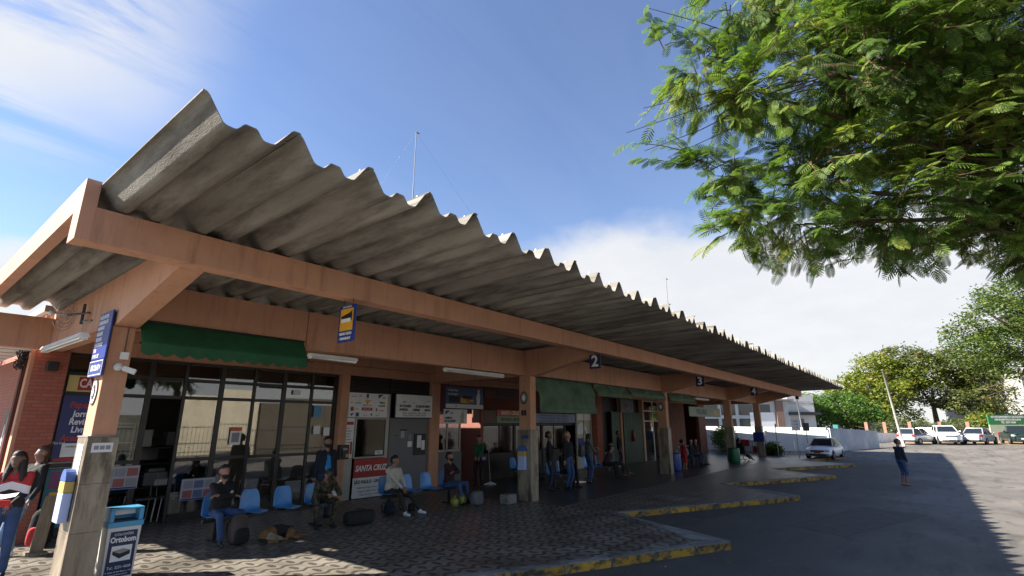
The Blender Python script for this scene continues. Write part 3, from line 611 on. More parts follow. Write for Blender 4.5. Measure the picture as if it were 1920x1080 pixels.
# ------------------------------------------------------------------ the shops further along
S2 = thing('kiosk_row', 'dark unlit counters and signs beyond the second column', 'kiosk')
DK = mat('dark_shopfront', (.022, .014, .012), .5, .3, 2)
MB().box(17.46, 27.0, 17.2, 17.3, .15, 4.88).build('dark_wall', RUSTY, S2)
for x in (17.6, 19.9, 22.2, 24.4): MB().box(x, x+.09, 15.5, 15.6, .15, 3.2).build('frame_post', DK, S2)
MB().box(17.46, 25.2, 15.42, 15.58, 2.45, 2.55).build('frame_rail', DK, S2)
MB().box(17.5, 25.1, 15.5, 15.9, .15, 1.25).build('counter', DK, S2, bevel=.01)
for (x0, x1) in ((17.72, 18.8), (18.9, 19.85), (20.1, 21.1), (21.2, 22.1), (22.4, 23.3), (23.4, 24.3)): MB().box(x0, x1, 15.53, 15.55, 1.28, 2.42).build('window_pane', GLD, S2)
MB().box(16.8, 18.36, 15.3, 15.36, 2.56, 3.10).build('brown_board', mat('brown_board', (.10, .045, .03), .5, .2, 3), S2)
sg = thing('red_kiosk_sign', 'small red and green SANTA CRUZ sign over the dark counter', 'sign')
MB().box(18.38, 20.4, 15.28, 15.33, 2.86, 3.14).build('red_panel', RED, sg); MB().box(18.38, 20.4, 15.28, 15.33, 2.56, 2.857).build('green_panel', flat('pale_green', (.20, .26, .16), .5), sg)
text('SANTA CRUZ', .22, (19.35, 15.276, 3.0), flat('sign_cream', (.75, .68, .4), .5), sg, bold=.008); text('SÃO PAULO - SANTOS', .17, (19.4, 15.276, 2.71), INK, sg, xs=.85, bold=.004)
rbn = thing('dark_red_banner', 'dark red printed banner high between the piers', 'banner')
MB().box(17.1, 19.9, 14.9, 14.94, 3.62, 4.05).build('panel', mat('dark_red', (.10, .012, .014), .5, .3, 3), rbn); MB().box(17.9, 19.2, 14.89, 14.897, 3.68, 3.98).build('print', INK, rbn)
bs = thing('timetable_sign', 'long pale blue printed sign board under the long tarpaulin', 'sign')
MB().box(21.0, 25.1, 15.25, 15.3, 2.58, 3.02).build('panel', flat('pale_blue', (.24, .28, .40), .5), bs)
for k in range(3): text('PASSAGENS  ENCOMENDAS  TURISMO  FRETAMENTO', .10, (23.05, 15.245, 2.92-k*.13), NAVY, bs, xs=1.1)
bw = thing('bright_doorway', 'bright glazed doorway with a painted car reflection beside the brick pier', 'doorway')  # bright window reflection painted as a cream panel with car shapes
MB().box(25.3, 26.9, 15.34, 15.4, .15, 2.75).build('panel', flat('cream_panel', (.55, .47, .33), .6), bw)
for x in (25.26, 26.05, 26.86): MB().box(x, x+.08, 15.27, 15.33, .15, 3.1).build('door_frame', ALU, bw)
MB().box(25.34, 26.86, 15.28, 15.32, 2.72, 3.1).build('lintel', WHITE, bw)
MB().prism([(25.4, 2.05), (25.5, 2.45), (25.85, 2.62), (26.2, 2.5), (26.5, 2.2), (26.5, 2.0), (25.4, 1.95)], 'y', 15.325, 15.336).build('car_reflection', PAPER, bw)
MB().lathe([(0, 0), (.17, 0), (.17, .01), (0, .01)], (26.2, 15.33, 2.02), 16, Matrix.Rotation(math.pi/2, 3, 'X')).build('wheel_reflection', INKG, bw)
MB().box(25.4, 26.8, 15.325, 15.335, 1.30, 1.75).build('floor_reflection', BLUE, bw)
MB().box(26.98, 27.62, 14.94, 15.3, .15, 4.085).build('brick_pier', BRICK, ST)
GP = mat('dark_green_panel', (.03, .065, .04), .55, .15, 2)
g = thing('green_shutters', 'dark green shutter panels beside the brick pier', 'shutter')
for (x0, x1) in ((28.9, 29.9), (30.5, 33.2)):
    n = max(1, round((x1-x0)/.45))
    for k in range(n): MB().box(x0+(x1-x0)*k/n, x0+(x1-x0)*(k+1)/n-.012, 15.0, 15.05, .15, 3.25).build('shutter_panel', GP, g, bevel=.006)
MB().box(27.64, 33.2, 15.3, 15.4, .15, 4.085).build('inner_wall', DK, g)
for x in (30.05, 33.25): MB().box(x, x+.2, 14.95, 15.2, .15, 4.085).build('post', PAINT, g)
MB().box(27.7, 28.8, 14.9, 15.2, .15, .95).build('counter', flat('counter_grey', (.12, .12, .12), .6), g)
ck = thing('wall_clock', 'large square grey clock with black hour marks', 'clock')
MB().box(29.9, 31.7, 14.84, 14.92, 3.22, 4.04).build('face', flat('clock_face', (.13, .13, .14), .5), ck, bevel=.01)
for k in range(12):
    a = k*math.pi/6; cx, cz = 30.8+.62*math.sin(a), 3.63+.32*math.cos(a); MB().box(cx-.035, cx+.035, 14.832, 14.838, cz-.03, cz+.03).build('hour_mark', INK, ck)
MB().tube([(30.8, 14.83, 3.63), (30.42, 14.83, 3.72)], .018, 6).build('hour_hand', INK, ck); MB().tube([(30.8, 14.83, 3.63), (30.35, 14.83, 3.48)], .014, 6).build('minute_hand', INK, ck)
ex = thing('fire_extinguisher', 'red fire extinguisher on the dark green panel', 'extinguisher')
MB().lathe([(0, 1.45), (.09, 1.45), (.09, 1.95), (.05, 2.02), (.03, 2.06), (0, 2.06)], (31.6, 14.9, 0), 14).build('cylinder', flat('extinguisher_red', (.35, .02, .015), .3), ex, smooth=True); MB().box(31.56, 31.64, 14.85, 14.95, 2.06, 2.14).build('valve', BLACK, ex)
wd = thing('white_window_bay', 'white framed window over a glazed door beyond the green shutters', 'window')
f = MB(); [f.box(x, x+.07, 14.98, 15.06, .15, 4.05) for x in (33.5, 35.0, 36.5)]
for z in (2.68, 3.35, 4.0): f.box(33.57, 35.0, 14.99, 15.05, z, z+.06); f.box(35.07, 36.5, 14.99, 15.05, z, z+.06)
f.build('frame', WHITE, wd)
for a in (33.57, 35.07):
    for z0, z1 in ((2.74, 3.35), (3.41, 4.0)): MB().box(a, a+1.43, 15.01, 15.02, z0, z1).build('pane', GL, wd)
MB().box(33.57, 35.0, 15.01, 15.03, .17, 2.66).build('door_pane', GL, wd); MB().box(33.6, 34.9, 15.5, 15.54, .15, 2.6).build('display', flat('display_pale', (.42, .46, .46), .6), wd)
MB().box(33.3, 46.2, 17.0, 17.1, .15, 4.88).build('rear_wall', RUSTY, wd)
MB().box(36.6, 41.3, 15.06, 15.3, .15, 4.085).build('brown_wall', RUSTY, ST); MB().box(44.6, 46.3, 15.06, 15.3, .15, 4.085).build('brown_wall', RUSTY, ST)
pb = thing('bakery_banner', 'pale green banner reading PADARIA hung near the third column', 'banner')
MB().box(33.9, 40.4, 12.0, 12.04, 3.0, 3.62).build('panel', flat('banner_green', (.30, .36, .28), .5), pb)
text('PADARIA', .5, (36.3, 11.996, 3.3), NAVY, pb, bold=.01); MB().lathe([(0, 0), (.22, 0), (.22, .004), (0, .004)], (39.4, 11.998, 3.32), 16, Matrix.Rotation(math.pi/2, 3, 'X')).build('loaf_print', YEL, pb)
for x in (34.2, 40.1): MB().tube([(x, 12.02, 3.62), (x, 12.02, 4.9)], .01, 6).build('hanger', BLACK, pb)
lad = thing('display_stand', 'tall pale grey display board standing by the third column', 'display')
MB().box(28.9, 29.9, 11.95, 12.0, .15, 2.25).build('sheet', flat('pale_grey', (.22, .22, .21), .5), lad); MB().box(28.95, 29.85, 12.0, 12.35, .15, .2).build('foot', GREY, lad)
rl = thing('hand_rail', 'low steel rail near the far doorway', 'railing')
MB().tube([(34.5, 13.2, 1.05), (37.5, 13.2, 1.05)], .025, 8).build('rail', GREY, rl)
for x in (34.5, 36, 37.5): MB().tube([(x, 13.2, .15), (x, 13.2, 1.05)], .02, 8).build('post', GREY, rl)

# ------------------------------------------------------------------ awnings
AWN = mat('green_canvas', (.012, .085, .032), .75, .25, 2.5, .25, 14); AWN2 = mat('faded_green_canvas', (.075, .125, .075), .8, .35, 2.2, .5, 7)
def awning(x0, x1, zt, zb, yt, yb, label, m, scal=True, fold=.0, group=None, seed=0):
    t = thing('awning', label, 'awning', (x0, yt, zb), group=group); t.location = (0, 0, 0)
    random.seed(seed); n = max(8, int((x1-x0)/.06)); k = MB(); rows = 7
    ph = [random.uniform(0, 6) for _ in range(4)]
    for j in range(rows+1):
        s = j/rows
        for i in range(n+1):
            x = x0+(x1-x0)*i/n
            wv = fold*(math.sin(x*5+ph[0]+s*3)+.6*math.sin(x*11+ph[1]-s*4)+.5*math.sin(x*2.2+s*6+ph[2]))*math.sin(math.pi*min(1, s*1.1))
            k.v.append((x, yt+(yb-yt)*s+wv, zt+(zb-zt)*s + (.4*wv if 0 < s < 1 else 0)))
    for j in range(rows):
        for i in range(n): q = j*(n+1)+i; k.f.append((q, q+1, q+n+2, q+n+1)); k.mi.append(0)
    c = k.build('canvas', m, t, smooth=True); md = c.modifiers.new('t', 'SOLIDIFY'); md.thickness = .008
    v = MB(); pts = [(x0, zb+.02), (x1, zb+.02)]; ns = max(4, round((x1-x0)/.25)); low = []
    for q in range(ns):
        a = x1-(x1-x0)*q/ns; w_ = (x1-x0)/ns
        for r in range(6): low.append((a-w_*r/5*.999, zb-.13-.06*math.sin(math.pi*r/5) if scal else zb-.10-.03*(r % 2)))
    v.prism(pts+low, 'y', yb-.012, yb-.002); me = v.mesh('valance'); me.materials.append(m)
    bm = bmesh.new(); bm.from_mesh(me); bmesh.ops.triangulate(bm, faces=[f for f in bm.faces if len(f.verts) > 4]); bm.to_mesh(me); bm.free()
    o = bpy.data.objects.new('valance', me); col.objects.link(o); o.parent = t
    MB().tube([(x0-.03, yb+.01, zb+.01), (x1+.03, yb+.01, zb+.01)], .016, 8).build('front_bar', DARK, t)
    MB().tube([(x0-.03, yt, zt), (x1+.03, yt, zt)], .022, 8).build('roller', DARK, t)
awning(2.86, 5.86, 4.22, 3.80, 10.33, 10.06, 'dark green scalloped awning over the glazed shop front', AWN, True, .006)
awning(14.40, 18.25, 4.09, 3.00, 10.33, 10.10, 'long creased green tarpaulin drop hanging beside the second column', AWN2, False, .055, seed=2)
awning(18.40, 21.35, 4.09, 3.70, 10.33, 10.10, 'short faded green awning next to the long tarpaulin', AWN2, False, .06, seed=3)
awning(21.50, 25.35, 4.09, 3.80, 10.33, 10.10, 'short faded green awning ending at the third column', AWN2, False, .06, seed=4)
awning(25.95, 29.60, 4.09, 3.78, 10.33, 10.10, 'short faded green awning starting just past the third column', AWN2, False, .06, seed=5)

# ------------------------------------------------------------------ tube lights, signs and fittings
TUBE = flat('fluorescent_tube', (.75, .75, .72), .3)
def tube_light(p0, p1, label):
    p0, p1 = Vector(p0), Vector(p1); d = (p1-p0); L = d.length; t = thing('tube_light', label, 'light fitting', p0, math.atan2(d.y, d.x))
    MB().prism([(-.09, .0), (-.05, .07), (.05, .07), (.09, .0)], 'x', 0, L).build('housing', WHITE, t, bevel=.004)
    for y in (-.045, .045): MB().tube([(.04, y, -.022), (L-.04, y, -.022)], .018, 8).build('tube', TUBE, t, smooth=True)
    for x in (.25, L-.25): MB().tube([(x, 0, .07), (x, 0, .33)], .006, 6).build('rod', GREY, t)
    for x in (.02, L-.04): MB().box(x, x+.02, -.06, .06, -.045, .0).build('socket', WHITE, t)
tube_light((5.92, 10.14, 3.90), (7.10, 10.14, 3.90), 'white double tube light fitting at the end of the dark green awning')
tube_light((9.95, 10.14, 3.93), (12.45, 10.14, 3.93), 'long white tube light fitting under the beam before the second column')
tube_light((29.8, 10.14, 3.90), (32.0, 10.14, 3.90), 'white tube light fitting past the last faded awning')
tube_light((2.28, 13.7, 3.93), (2.28, 10.95, 3.93), 'white tube light fitting below the wire dish antenna')
ds = thing('direction_sign', 'tall blue direction sign with white lettering on the first column', 'sign')
MB().box(2.40, 2.425, 10.08, 10.78, 3.52, 4.30).build('panel', BLUE, ds, bevel=.003); MB().box(2.40, 2.425, 10.08, 10.78, 3.24, 3.512).build('lower_panel', BLUE, ds, bevel=.003)
for k, (t, y) in enumerate((('POLÍCIA MILITAR', 0), ('ADMINISTRAÇÃO', 0), ('SANITÁRIOS', .05), ('BAGAGENS', .08), ('TELEFONES', .08), ('LANCHONETE', .05), ('TÁXI', .16), ('P. MAX  30T', .1))):
    text(t, .085, (2.396, 10.72, 4.22-k*.093), PAPER, ds, FNX, 'LEFT', xs=.72, bold=.002)
text('CIRCULAR >', .13, (2.396, 10.43, 3.375), PAPER, ds, FNX, xs=.72, bold=.003)
for (y0, y1, z0, z1) in ((10.09, 10.77, 3.26, 3.272), (10.09, 10.77, 3.48, 3.492), (10.09, 10.1, 3.28, 3.478), (10.76, 10.77, 3.28, 3.478)): MB().box(2.394, 2.399, y0, y1, z0, z1).build('border', PAPER, ds)
sl = thing('oval_plaque', 'small oval emblem plaque below the blue direction sign', 'plaque')
Mx = Matrix.Rotation(-math.pi/2, 3, 'Y')
def oval(rad_y, rad_z, m, x, nm, prnt, cy=10.46, cz=3.0): 
    k = MB(); k.prism([(cy+rad_y*math.cos(a*math.pi/12), cz+rad_z*math.sin(a*math.pi/12)) for a in range(24)], 'x', x-.004, x); k.build(nm, m, prnt)
oval(.15, .21, INK, 2.455, 'rim', sl); oval(.125, .18, PAPER, 2.450, 'field', sl); oval(.08, .12, INK, 2.445, 'emblem', sl); oval(.035, .06, PAPER, 2.440, 'crest', sl)
for i, x in ((1, 13.98), (2, 25.5)):
    s_ = thing('oval_plaque', ['', 'oval emblem plaque on the second column above the marble', 'oval emblem plaque on the third column'][i], 'plaque')
    oval(.15, .21, INK, x-.001, 'rim', s_, 10.46, 3.35); oval(.12, .17, INKG, x-.006, 'field', s_, 10.46, 3.35); oval(.06, .09, PAPER, x-.011, 'emblem', s_, 10.46, 3.35)
np_ = thing('number_plate_tag', 'small black plate under the plaque on the second column', 'plate'); MB().box(13.965, 13.978, 10.36, 10.56, 2.78, 2.95).build('plate', INK, np_); text('2', .14, (13.96, 10.46, 2.865), INKG, np_, FNX)
for i, x in enumerate(COLX[:2]):
    st = thing('small_label', ['pale sticker labels near the top of the first column cladding', 'blue sticker label near the top of the second column cladding'][i], 'label')
    if i == 0:
        MB().box(x+.03, x+.30, 10.154, 10.158, 2.08, 2.22).build('paper', PAPER, st); [MB().box(x+.06+q*.075, x+.12+q*.075, 10.150, 10.1535, 2.12, 2.18).build('print', INKG, st) for q in range(3)]
        MB().box(x-.043, x-.038, 10.3, 10.6, 1.75, 2.2).build('paper', PAPER, st)
    else: MB().box(x-.043, x-.038, 10.25, 10.55, 2.05, 2.15).build('paper', NAVY, st)
js = thing('junction_box', 'small white junction box above the camera on the first column', 'box')
MB().box(2.62, 2.74, 10.14, 10.196, 3.52, 3.64).build('box', WHITE, js, bevel=.006); MB().tube([(2.68, 10.185, 3.64), (2.68, 10.185, 4.05)], .006, 6).build('conduit', BLACK, js)
cc = thing('security_camera', 'white security camera on the first column', 'camera')
MB().lathe([(0, 0), (.07, 0), (.065, .03), (.03, .05), (0, .05)], (2.63, 10.19, 3.40), 14, Matrix.Rotation(math.pi/2, 3, 'X')).build('mount', WHITE, cc, smooth=True)
MB().box(-.05, .14, -.04, .04, -.04, .04, Matrix.Translation((2.72, 10.08, 3.36)) @ Matrix.Rotation(R(20), 4, 'Y') @ Matrix.Rotation(R(-25), 4, 'Z')).build('body', WHITE, cc, bevel=.012); MB().tube([(2.63, 10.15, 3.40), (2.70, 10.09, 3.37)], .015, 6).build('arm', WHITE, cc)
da = thing('dish_antenna', 'white wire grid dish antenna on the side of the first cross beam', 'antenna')
k = MB(); C0 = Vector((2.20, 12.0, 4.42))
axd = Vector((-.55, .8, .12)).normalized(); e1 = axd.cross(Vector((0, 0, 1))).normalized(); e2 = e1.cross(axd)
def dp(r, a): return C0 + (e1*math.cos(a)*1.0 + e2*math.sin(a)*1.35)*r + axd*(r*r*1.1)
for r in (.06, .12, .17, .22): k.tube([dp(r, a*math.pi/10) for a in range(21)], .004, 5, False)
for a in range(12): k.tube([dp(.01+.07*q, a*math.pi/6) for q in range(4)], .0035, 5, False)
k.build('wire_dish', GREY, da); MB().tube([C0, C0+axd*.32], .012, 6).build('feed_arm', GREY, da); MB().ell(tuple(C0+axd*.34), (.045, .045, .045)).build('feed_horn', WHITE, da, smooth=True)
MB().tube([C0, (2.42, 11.6, 4.45)], .02, 6).build('arm', BLACK, da); MB().tube([(2.36, 11.75, 4.25), (2.36, 11.75, 4.62)], .025, 6).build('mast', BLACK, da); MB().tube([(2.36, 11.75, 4.30), (2.455, 11.5, 4.30)], .018, 6).build('bracket', BLACK, da)
lp = thing('floodlight', 'small black floodlight on the brick pier', 'light'); MB().box(2.55, 2.75, 14.72, 14.86, 3.62, 3.82, None).build('head', BLACK, lp, bevel=.02); MB().box(2.62, 2.68, 14.86, 14.92, 3.68, 3.76).build('arm', BLACK, lp)
dp_ = thing('drain_pipe', 'dark drain pipe with tangled cables beside the brick pier', 'pipe')
MB().tube([(2.33, 15.75, .0), (2.33, 15.75, 4.29)], .05, 10).build('pipe', mat('pipe_red', (.28, .10, .07), .6), dp_, smooth=True); random.seed(2)
MB().tube([(2.30, 15.6, .3), (2.31, 15.58, 1.8), (2.3, 15.62, 4.0)], .012, 6).build('cable', BLACK, dp_)
k = MB()
for q in range(16):
    p = [Vector((2.22+random.uniform(-.1, .1), 15.5+random.uniform(-.25, .25), 3.95+random.uniform(-.3, .25))) for _ in range(4)]; k.tube(p, .012, 5)
k.build('cable_bundle', BLACK, dp_)
po = thing('wall_picture', 'black and white picture print on the side brick wall', 'picture')
MB().box(2.375, 2.395, 15.95, 16.75, 1.55, 2.85).build('panel', INK, po)
for q, (y, z, a, b) in enumerate(((16.3, 2.4, .09, .35), (16.15, 1.95, .12, .22), (16.5, 2.1, .07, .4), (16.35, 1.75, .2, .1), (16.2, 2.65, .05, .12))): oval(a, b, PAPER, 2.372-.002*q, 'print', po, y, z)
# shop signs on the glazing
ca = thing('magazine_sign', 'cream shop sign with red and white CARAS lettering', 'sign'); MB().box(3.03, 3.83, 15.10, 15.15, 3.22, 3.58).build('panel', flat('cream_sign', (.62, .50, .20), .5), ca)
MB().box(3.22, 3.80, 15.09, 15.097, 3.25, 3.55).build('red_block', RED, ca); text('CARAS', .28, (3.51, 15.086, 3.40), PAPER, ca, xs=.62, bold=.006)
bl = thing('stationery_sign', 'tall blue stationery sign listing Papelaria Jornais Revistas Livros', 'sign'); MB().box(3.02, 3.84, 15.10, 15.15, 1.70, 3.13).build('panel', flat('deep_blue', (.008, .018, .15), .35), bl)
for t, s_, z, m in (('Papelaria', .20, 2.92, RED), ('Jornais', .19, 2.72, PAPER), ('Revistas', .19, 2.55, PAPER), ('Livros', .19, 2.38, PAPER), ('Acessórios', .19, 2.20, RED)): text(t, s_, (3.45, 15.096, z), m, bl, xs=.82, bold=.005, shear=.1)
MB().box(3.16, 3.82, 15.085, 15.095, 1.80, 2.09).build('white_label', PAPER, bl); text('celulares e informática', .06, (3.5, 15.08, 2.02), INK, bl); text('Para você', .09, (3.10, 15.09, 2.1), PAPER, bl, xs=.6)
MB().box(3.05, 3.80, 15.085, 15.095, 1.72, 1.78).build('red_strip', RED, bl)
cp = thing('promotion_panel', 'turquoise panel with yellow and purple adverts below the blue sign', 'sign'); MB().box(3.02, 3.84, 15.08, 15.13, .35, 1.55).build('panel', flat('turquoise', (.02, .17, .24), .5), cp)
for (x0, x1, z0, z1, m) in ((3.08, 3.4, 1.15, 1.5, MAG), (3.44, 3.80, 1.22, 1.5, NAVY), (3.12, 3.55, .80, 1.08, YEL), (3.18, 3.5, .84, .98, RED), (3.6, 3.8, .9, 1.15, GRN)): MB().box(x0, x1, 15.07-.004*(m is RED), 15.077-.004*(m is RED), z0, z1).build('advert', m, cp)
ms = thing('magazine_rack', 'white framed magazine display behind the first column', 'rack'); k = MB()
for z in (1.60, 2.05, 2.42, 2.5): k.box(3.9, 4.58, 15.40, 15.44, z, z+.03)
for x in (3.9, 4.55): k.box(x, x+.03, 15.40, 15.44, 1.62, 2.5)
k.build('frame', WHITE, ms); random.seed(8)
for z in (1.66, 2.10):
    for q in range(7):
        c = random.choice([(.05, .10, .22), (.3, .05, .04), (.35, .33, .30), (.08, .2, .25), (.02, .02, .03)]); MB().box(3.94+q*.085, 4.01+q*.085, 15.42, 15.45, z, z+random.uniform(.2, .3)).build('magazine', flat('mag_%d' % (int(c[0]*100)+int(c[2]*1000)), c), ms)
for i, (x0, z0, lb_) in enumerate(((3.95, 1.02, 'colour advert sheet on the glass beside the first column'), (5.72, .62, 'blue car advert sheet low on the glazed shop front'))):
    a = thing('advert_sheet', lb_, 'poster'); MB().box(x0, x0+.80, SHOPY-.04, SHOPY-.035, z0, z0+.52).build('sheet', flat('sheet_pale', (.36, .37, .44), .5), a)
    for q in range(6): MB().box(x0+.05+.25*(q % 3), x0+.27+.25*(q % 3), SHOPY-.046, SHOPY-.041, z0+.06+.23*(q//3), z0+.24+.23*(q//3)).build('print', [flat('print_slate', (.10, .14, .26)), flat('print_rose', (.30, .10, .09)), INKG, flat('print_slate', (.1, .14, .26)), INKG, flat('print_rose', (.3, .1, .09))][(q*5+i) % 6], a)
    MB().box(x0+.02, x0+.78, SHOPY-.048, SHOPY-.042, z0+.01, z0+.045).build('print_strip', BLUE, a)
a = thing('notice_poster', 'orange and white notice taped on a bright pane', 'poster'); MB().box(6.75, 7.05, SHOPY-.04, SHOPY-.035, 1.95, 2.42).build('sheet', PAPER, a); MB().box(6.75, 7.05, SHOPY-.046, SHOPY-.041, 2.32, 2.42).build('print', flat('orange_print', (.55, .12, .03)), a); MB().box(6.80, 7.0, SHOPY-.046, SHOPY-.041, 2.02, 2.27).build('print', INKG, a)
for q, (x, z, w_, h, m) in enumerate( ((9.2, 2.72, .25, .35, flat('cyan_paper', (.1, .3, .5))), (9.25, 2.2, .22, .25, PAPER), (9.6, 2.15, .22, .25, PAPER), (8.45, 3.38, .24, .14, PAPER))): a = thing('taped_paper', ['pale blue paper taped high on the last pane', 'white paper taped below the blue one', 'white paper taped beside the salmon door post', 'small card stuck on an upper pane'][q], 'paper'); MB().box(x, x+w_, SHOPY-.05, SHOPY-.045, z, z+h).build('sheet', m, a)
iv = thing('shop_shelves', 'dim shelves seen through the open shop door', 'shelves'); random.seed(6)
for q in range(16): x, y, z = random.uniform(4.2, 6.2), random.uniform(16.6, 18.5), (.90, 1.50, 1.90)[q % 3]; tag(MB().box(x, x+random.uniform(.2, .6), y, y+.3, z, z+random.uniform(.15, .5)).build('carton', [INKG, DARK, GREY, PAPER][q % 4], None, bevel=.01), 'dim carton on the shelves inside the dark shop', 'box', 'cartons on the shop shelves')
k = MB(); [MB().box(4.1, 6.3, 16.5, 18.6, z, z+.03).build('shelf', DARK, iv) for z in (.86, 1.46, 1.86)]; [MB().box(x, x+.05, 16.5, 16.55, .15, 1.86).build('upright', DARK, iv) for x in (4.1, 6.25)]
for dx in (0, .55):
    wc = thing('metal_chair', ['thin metal chair just inside the open shop door', 'thin metal chair deeper behind the door leaf'][dx > 0], 'chair'); [MB().tube([(4.9+dx+a, 15.6+b, .15), (4.95+dx+a, 15.65+b, .68)], .013, 6).build('leg', GREY, wc) for a in (0, .42) for b in (0, .42)]; k = MB(); k.tube([(4.95+dx, 16.05, .68), (4.95+dx, 16.15, 1.2), (5.37+dx, 16.15, 1.2), (5.37+dx, 16.05, .68)], .013, 6); k.build('back_frame', GREY, wc); MB().box(4.93+dx, 5.4+dx, 15.62, 16.1, .68, .70).build('seat', GDOOR, wc)
pp = thing('pay_phone', 'black pay phone on the salmon post beside the ticket office', 'telephone'); MB().box(10.02, 10.36, 14.78, 14.955, 1.42, 1.86).build('body', BLACK, pp, bevel=.015); MB().box(10.10, 10.28, 14.772, 14.779, 1.70, 1.76).build('label', GREY, pp); MB().box(10.24, 10.33, 14.772, 14.779, 1.48, 1.58).build('card_slot', YEL, pp); MB().tube([(10.10, 14.77, 1.5), (10.09, 14.74, 1.62), (10.10, 14.77, 1.76)], .02, 8).build('handset', DARK, pp); MB().tube([(10.1, 14.8, 1.42), (10.13, 14.82, 1.0), (10.2, 14.9, .8)], .008, 6).build('cord', GREY, pp)
# hanging bay signs facing along the platform
h = thing('bay_sign', 'hanging blue bay sign with yellow bus panel below the front beam', 'sign')
MB().box(5.0, 5.025, 7.26, 7.72, 3.84, 4.47).build('panel', BLUE, h, bevel=.002); MB().box(4.992, 4.998, 7.31, 7.67, 4.03, 4.41).build('yellow_panel', YEL, h)
MB().prism([(7.64, 4.20), (7.64, 4.28), (7.40, 4.33), (7.34, 4.36), (7.34, 4.20)], 'x', 4.984, 4.990).build('bus_print', INK, h); MB().prism([(7.62, 4.17), (7.62, 4.235), (7.36, 4.235), (7.36, 4.17)], 'x', 4.978, 4.983).build('bus_side', PAPER, h)
text('LINHA URBANA', .04, (4.99, 7.49, 4.44), PAPER, h, FNX, xs=.9); text('URBANO CENTRO', .062, (4.99, 7.49, 3.975), PAPER, h, FNX, xs=.66, bold=.002); text('CARANDAHY', .062, (4.99, 7.49, 3.895), PAPER, h, FNX, xs=.8, bold=.002)
for y in (7.36, 7.62): MB().tube([(5.012, y, 4.46), (5.012, y, 4.585)], .006, 5).build('wire', BLACK, h)
for n_, x in (('2', 13.6), ('3', 22.9), ('4', 32.0)):
    h = thing('bay_sign', {'2': 'dark blue sign with white figure 2 near the long tarpaulin', '3': 'dark blue sign with white figure 3 past the third column', '4': 'dark blue sign with white figure 4 by the fourth column'}[n_], 'sign'); MB().box(x, x+.025, 7.34, 7.70, 4.10, 4.52).build('panel', flat('sign_navy', (.006, .010, .07), .4), h, bevel=.002); text(n_, .46, (x-.004, 7.52, 4.31), PAPER, h, FNX, bold=.012); MB().tube([(x+.012, 7.52, 4.5), (x+.012, 7.52, 4.585)], .006, 5).build('wire', BLACK, h)
h = thing('bus_shelter_lamp', 'small dark lamp hanging at the far end of the front beam', 'lamp'); MB().box(44.9, 45.3, 7.45, 7.65, 4.36, 4.58).build('body', DARK, h, bevel=.02); MB().box(44.95, 45.25, 7.48, 7.62, 4.34, 4.358).build('lens', GREY, h)
# bins and dispensers
LBLUE = flat('bin_blue', (.07, .30, .52), .4); BINW = flat('bin_white', (.62, .62, .60), .45)
def bin_(x, y, label, front, s=1.12, rz=0.0):
    t = thing('litter_bin', label, 'bin', (x, y, .15), rz)
    MB().prism([(-.21*s, 0), (.21*s, 0), (.235*s, .80*s), (-.235*s, .80*s)], 'y', -.16*s, .16*s).build('body', BINW, t, bevel=.012)
    MB().box(-.25*s, .25*s, -.18*s, .18*s, .80*s, .88*s).build('rim', LBLUE, t, bevel=.01)
    l = MB(); l.box(-.235*s, -.17*s, -.16*s, .16*s, .88*s, 1.06*s); l.box(.17*s, .235*s, -.16*s, .16*s, .88*s, 1.06*s); l.box(-.235*s, .235*s, -.16*s, .16*s, 1.062*s, 1.09*s); l.box(-.168*s, .168*s, .12*s, .158*s, .88*s, 1.06*s); l.build('hood', LBLUE, t, bevel=.008)
    MB().box(-.165*s, .165*s, -.12*s, -.10*s, .96*s, 1.06*s, Matrix.Rotation(R(-8), 4, 'X')).build('flap', WHITE, t, bevel=.004); MB().box(-.165*s, .165*s, -.09*s, .11*s, .882*s, .90*s).build('mouth', DARK, t)
    y0 = -.16*s-.004
    if front == 'navy':
        MB().box(-.185*s, .185*s, y0-.004, y0, .06*s, .74*s).build('poster', flat('poster_navy', (.012, .02, .075), .35), t)
        text('COLCHÕES', .05*s, (0, y0-.008, .69*s), PAPER, t); text('Ortobom', .115*s, (0, y0-.008, .61*s), PAPER, t, xs=.78, bold=.004)
        MB().box(-.14*s, .14*s, y0-.007, y0-.0045, .29*s, .52*s).build('picture', PAPER, t)
        MB().prism([(-.12*s, .40*s), (-.02*s, .33*s), (.12*s, .38*s), (.12*s, .44*s), (.02*s, .47*s), (-.12*s, .45*s)], 'y', y0-.011, y0-.0075).build('mattress_print', INK, t); MB().prism([(-.12*s, .45*s), (-.02*s, .40*s), (.12*s, .44*s), (.02*s, .475*s)], 'y', y0-.014, y0-.0115).build('mattress_top', GREY, t)
        text('Tel.: 3231-4608', .06*s, (0, y0-.008, .20*s), PAPER, t, xs=.85); text('R. Barão do Rio Branco, 120', .03*s, (0, y0-.008, .135*s), PAPER, t); text('www.ortobom.com.br', .03*s, (0, y0-.008, .095*s), PAPER, t)
    else:
        MB().box(-.185*s, .185*s, y0-.004, y0, .04*s, .50*s).build('poster', flat('poster_orange', (.62, .10, .03), .4), t); oval_ = MB(); oval_.prism([(.10*s*math.cos(a*math.pi/10), .30*s+.14*s*math.sin(a*math.pi/10)) for a in range(20)], 'y', y0-.008, y0-.0045); oval_.build('emblem', PAPER, t); MB().box(-.04*s, .04*s, y0-.012, y0-.009, .22*s, .38*s).build('emblem_print', GRN, t)
        MB().box(-.12*s, .15*s, y0-.004, y0, .60*s, .66*s).build('print', INKG, t); MB().box(-.17*s, -.13*s, y0-.004, y0, .56*s, .62*s).build('print', YEL, t)
bin_(3.17, 10.46, 'white litter bin with blue lid and navy mattress advert by the first column', 'navy', .97)
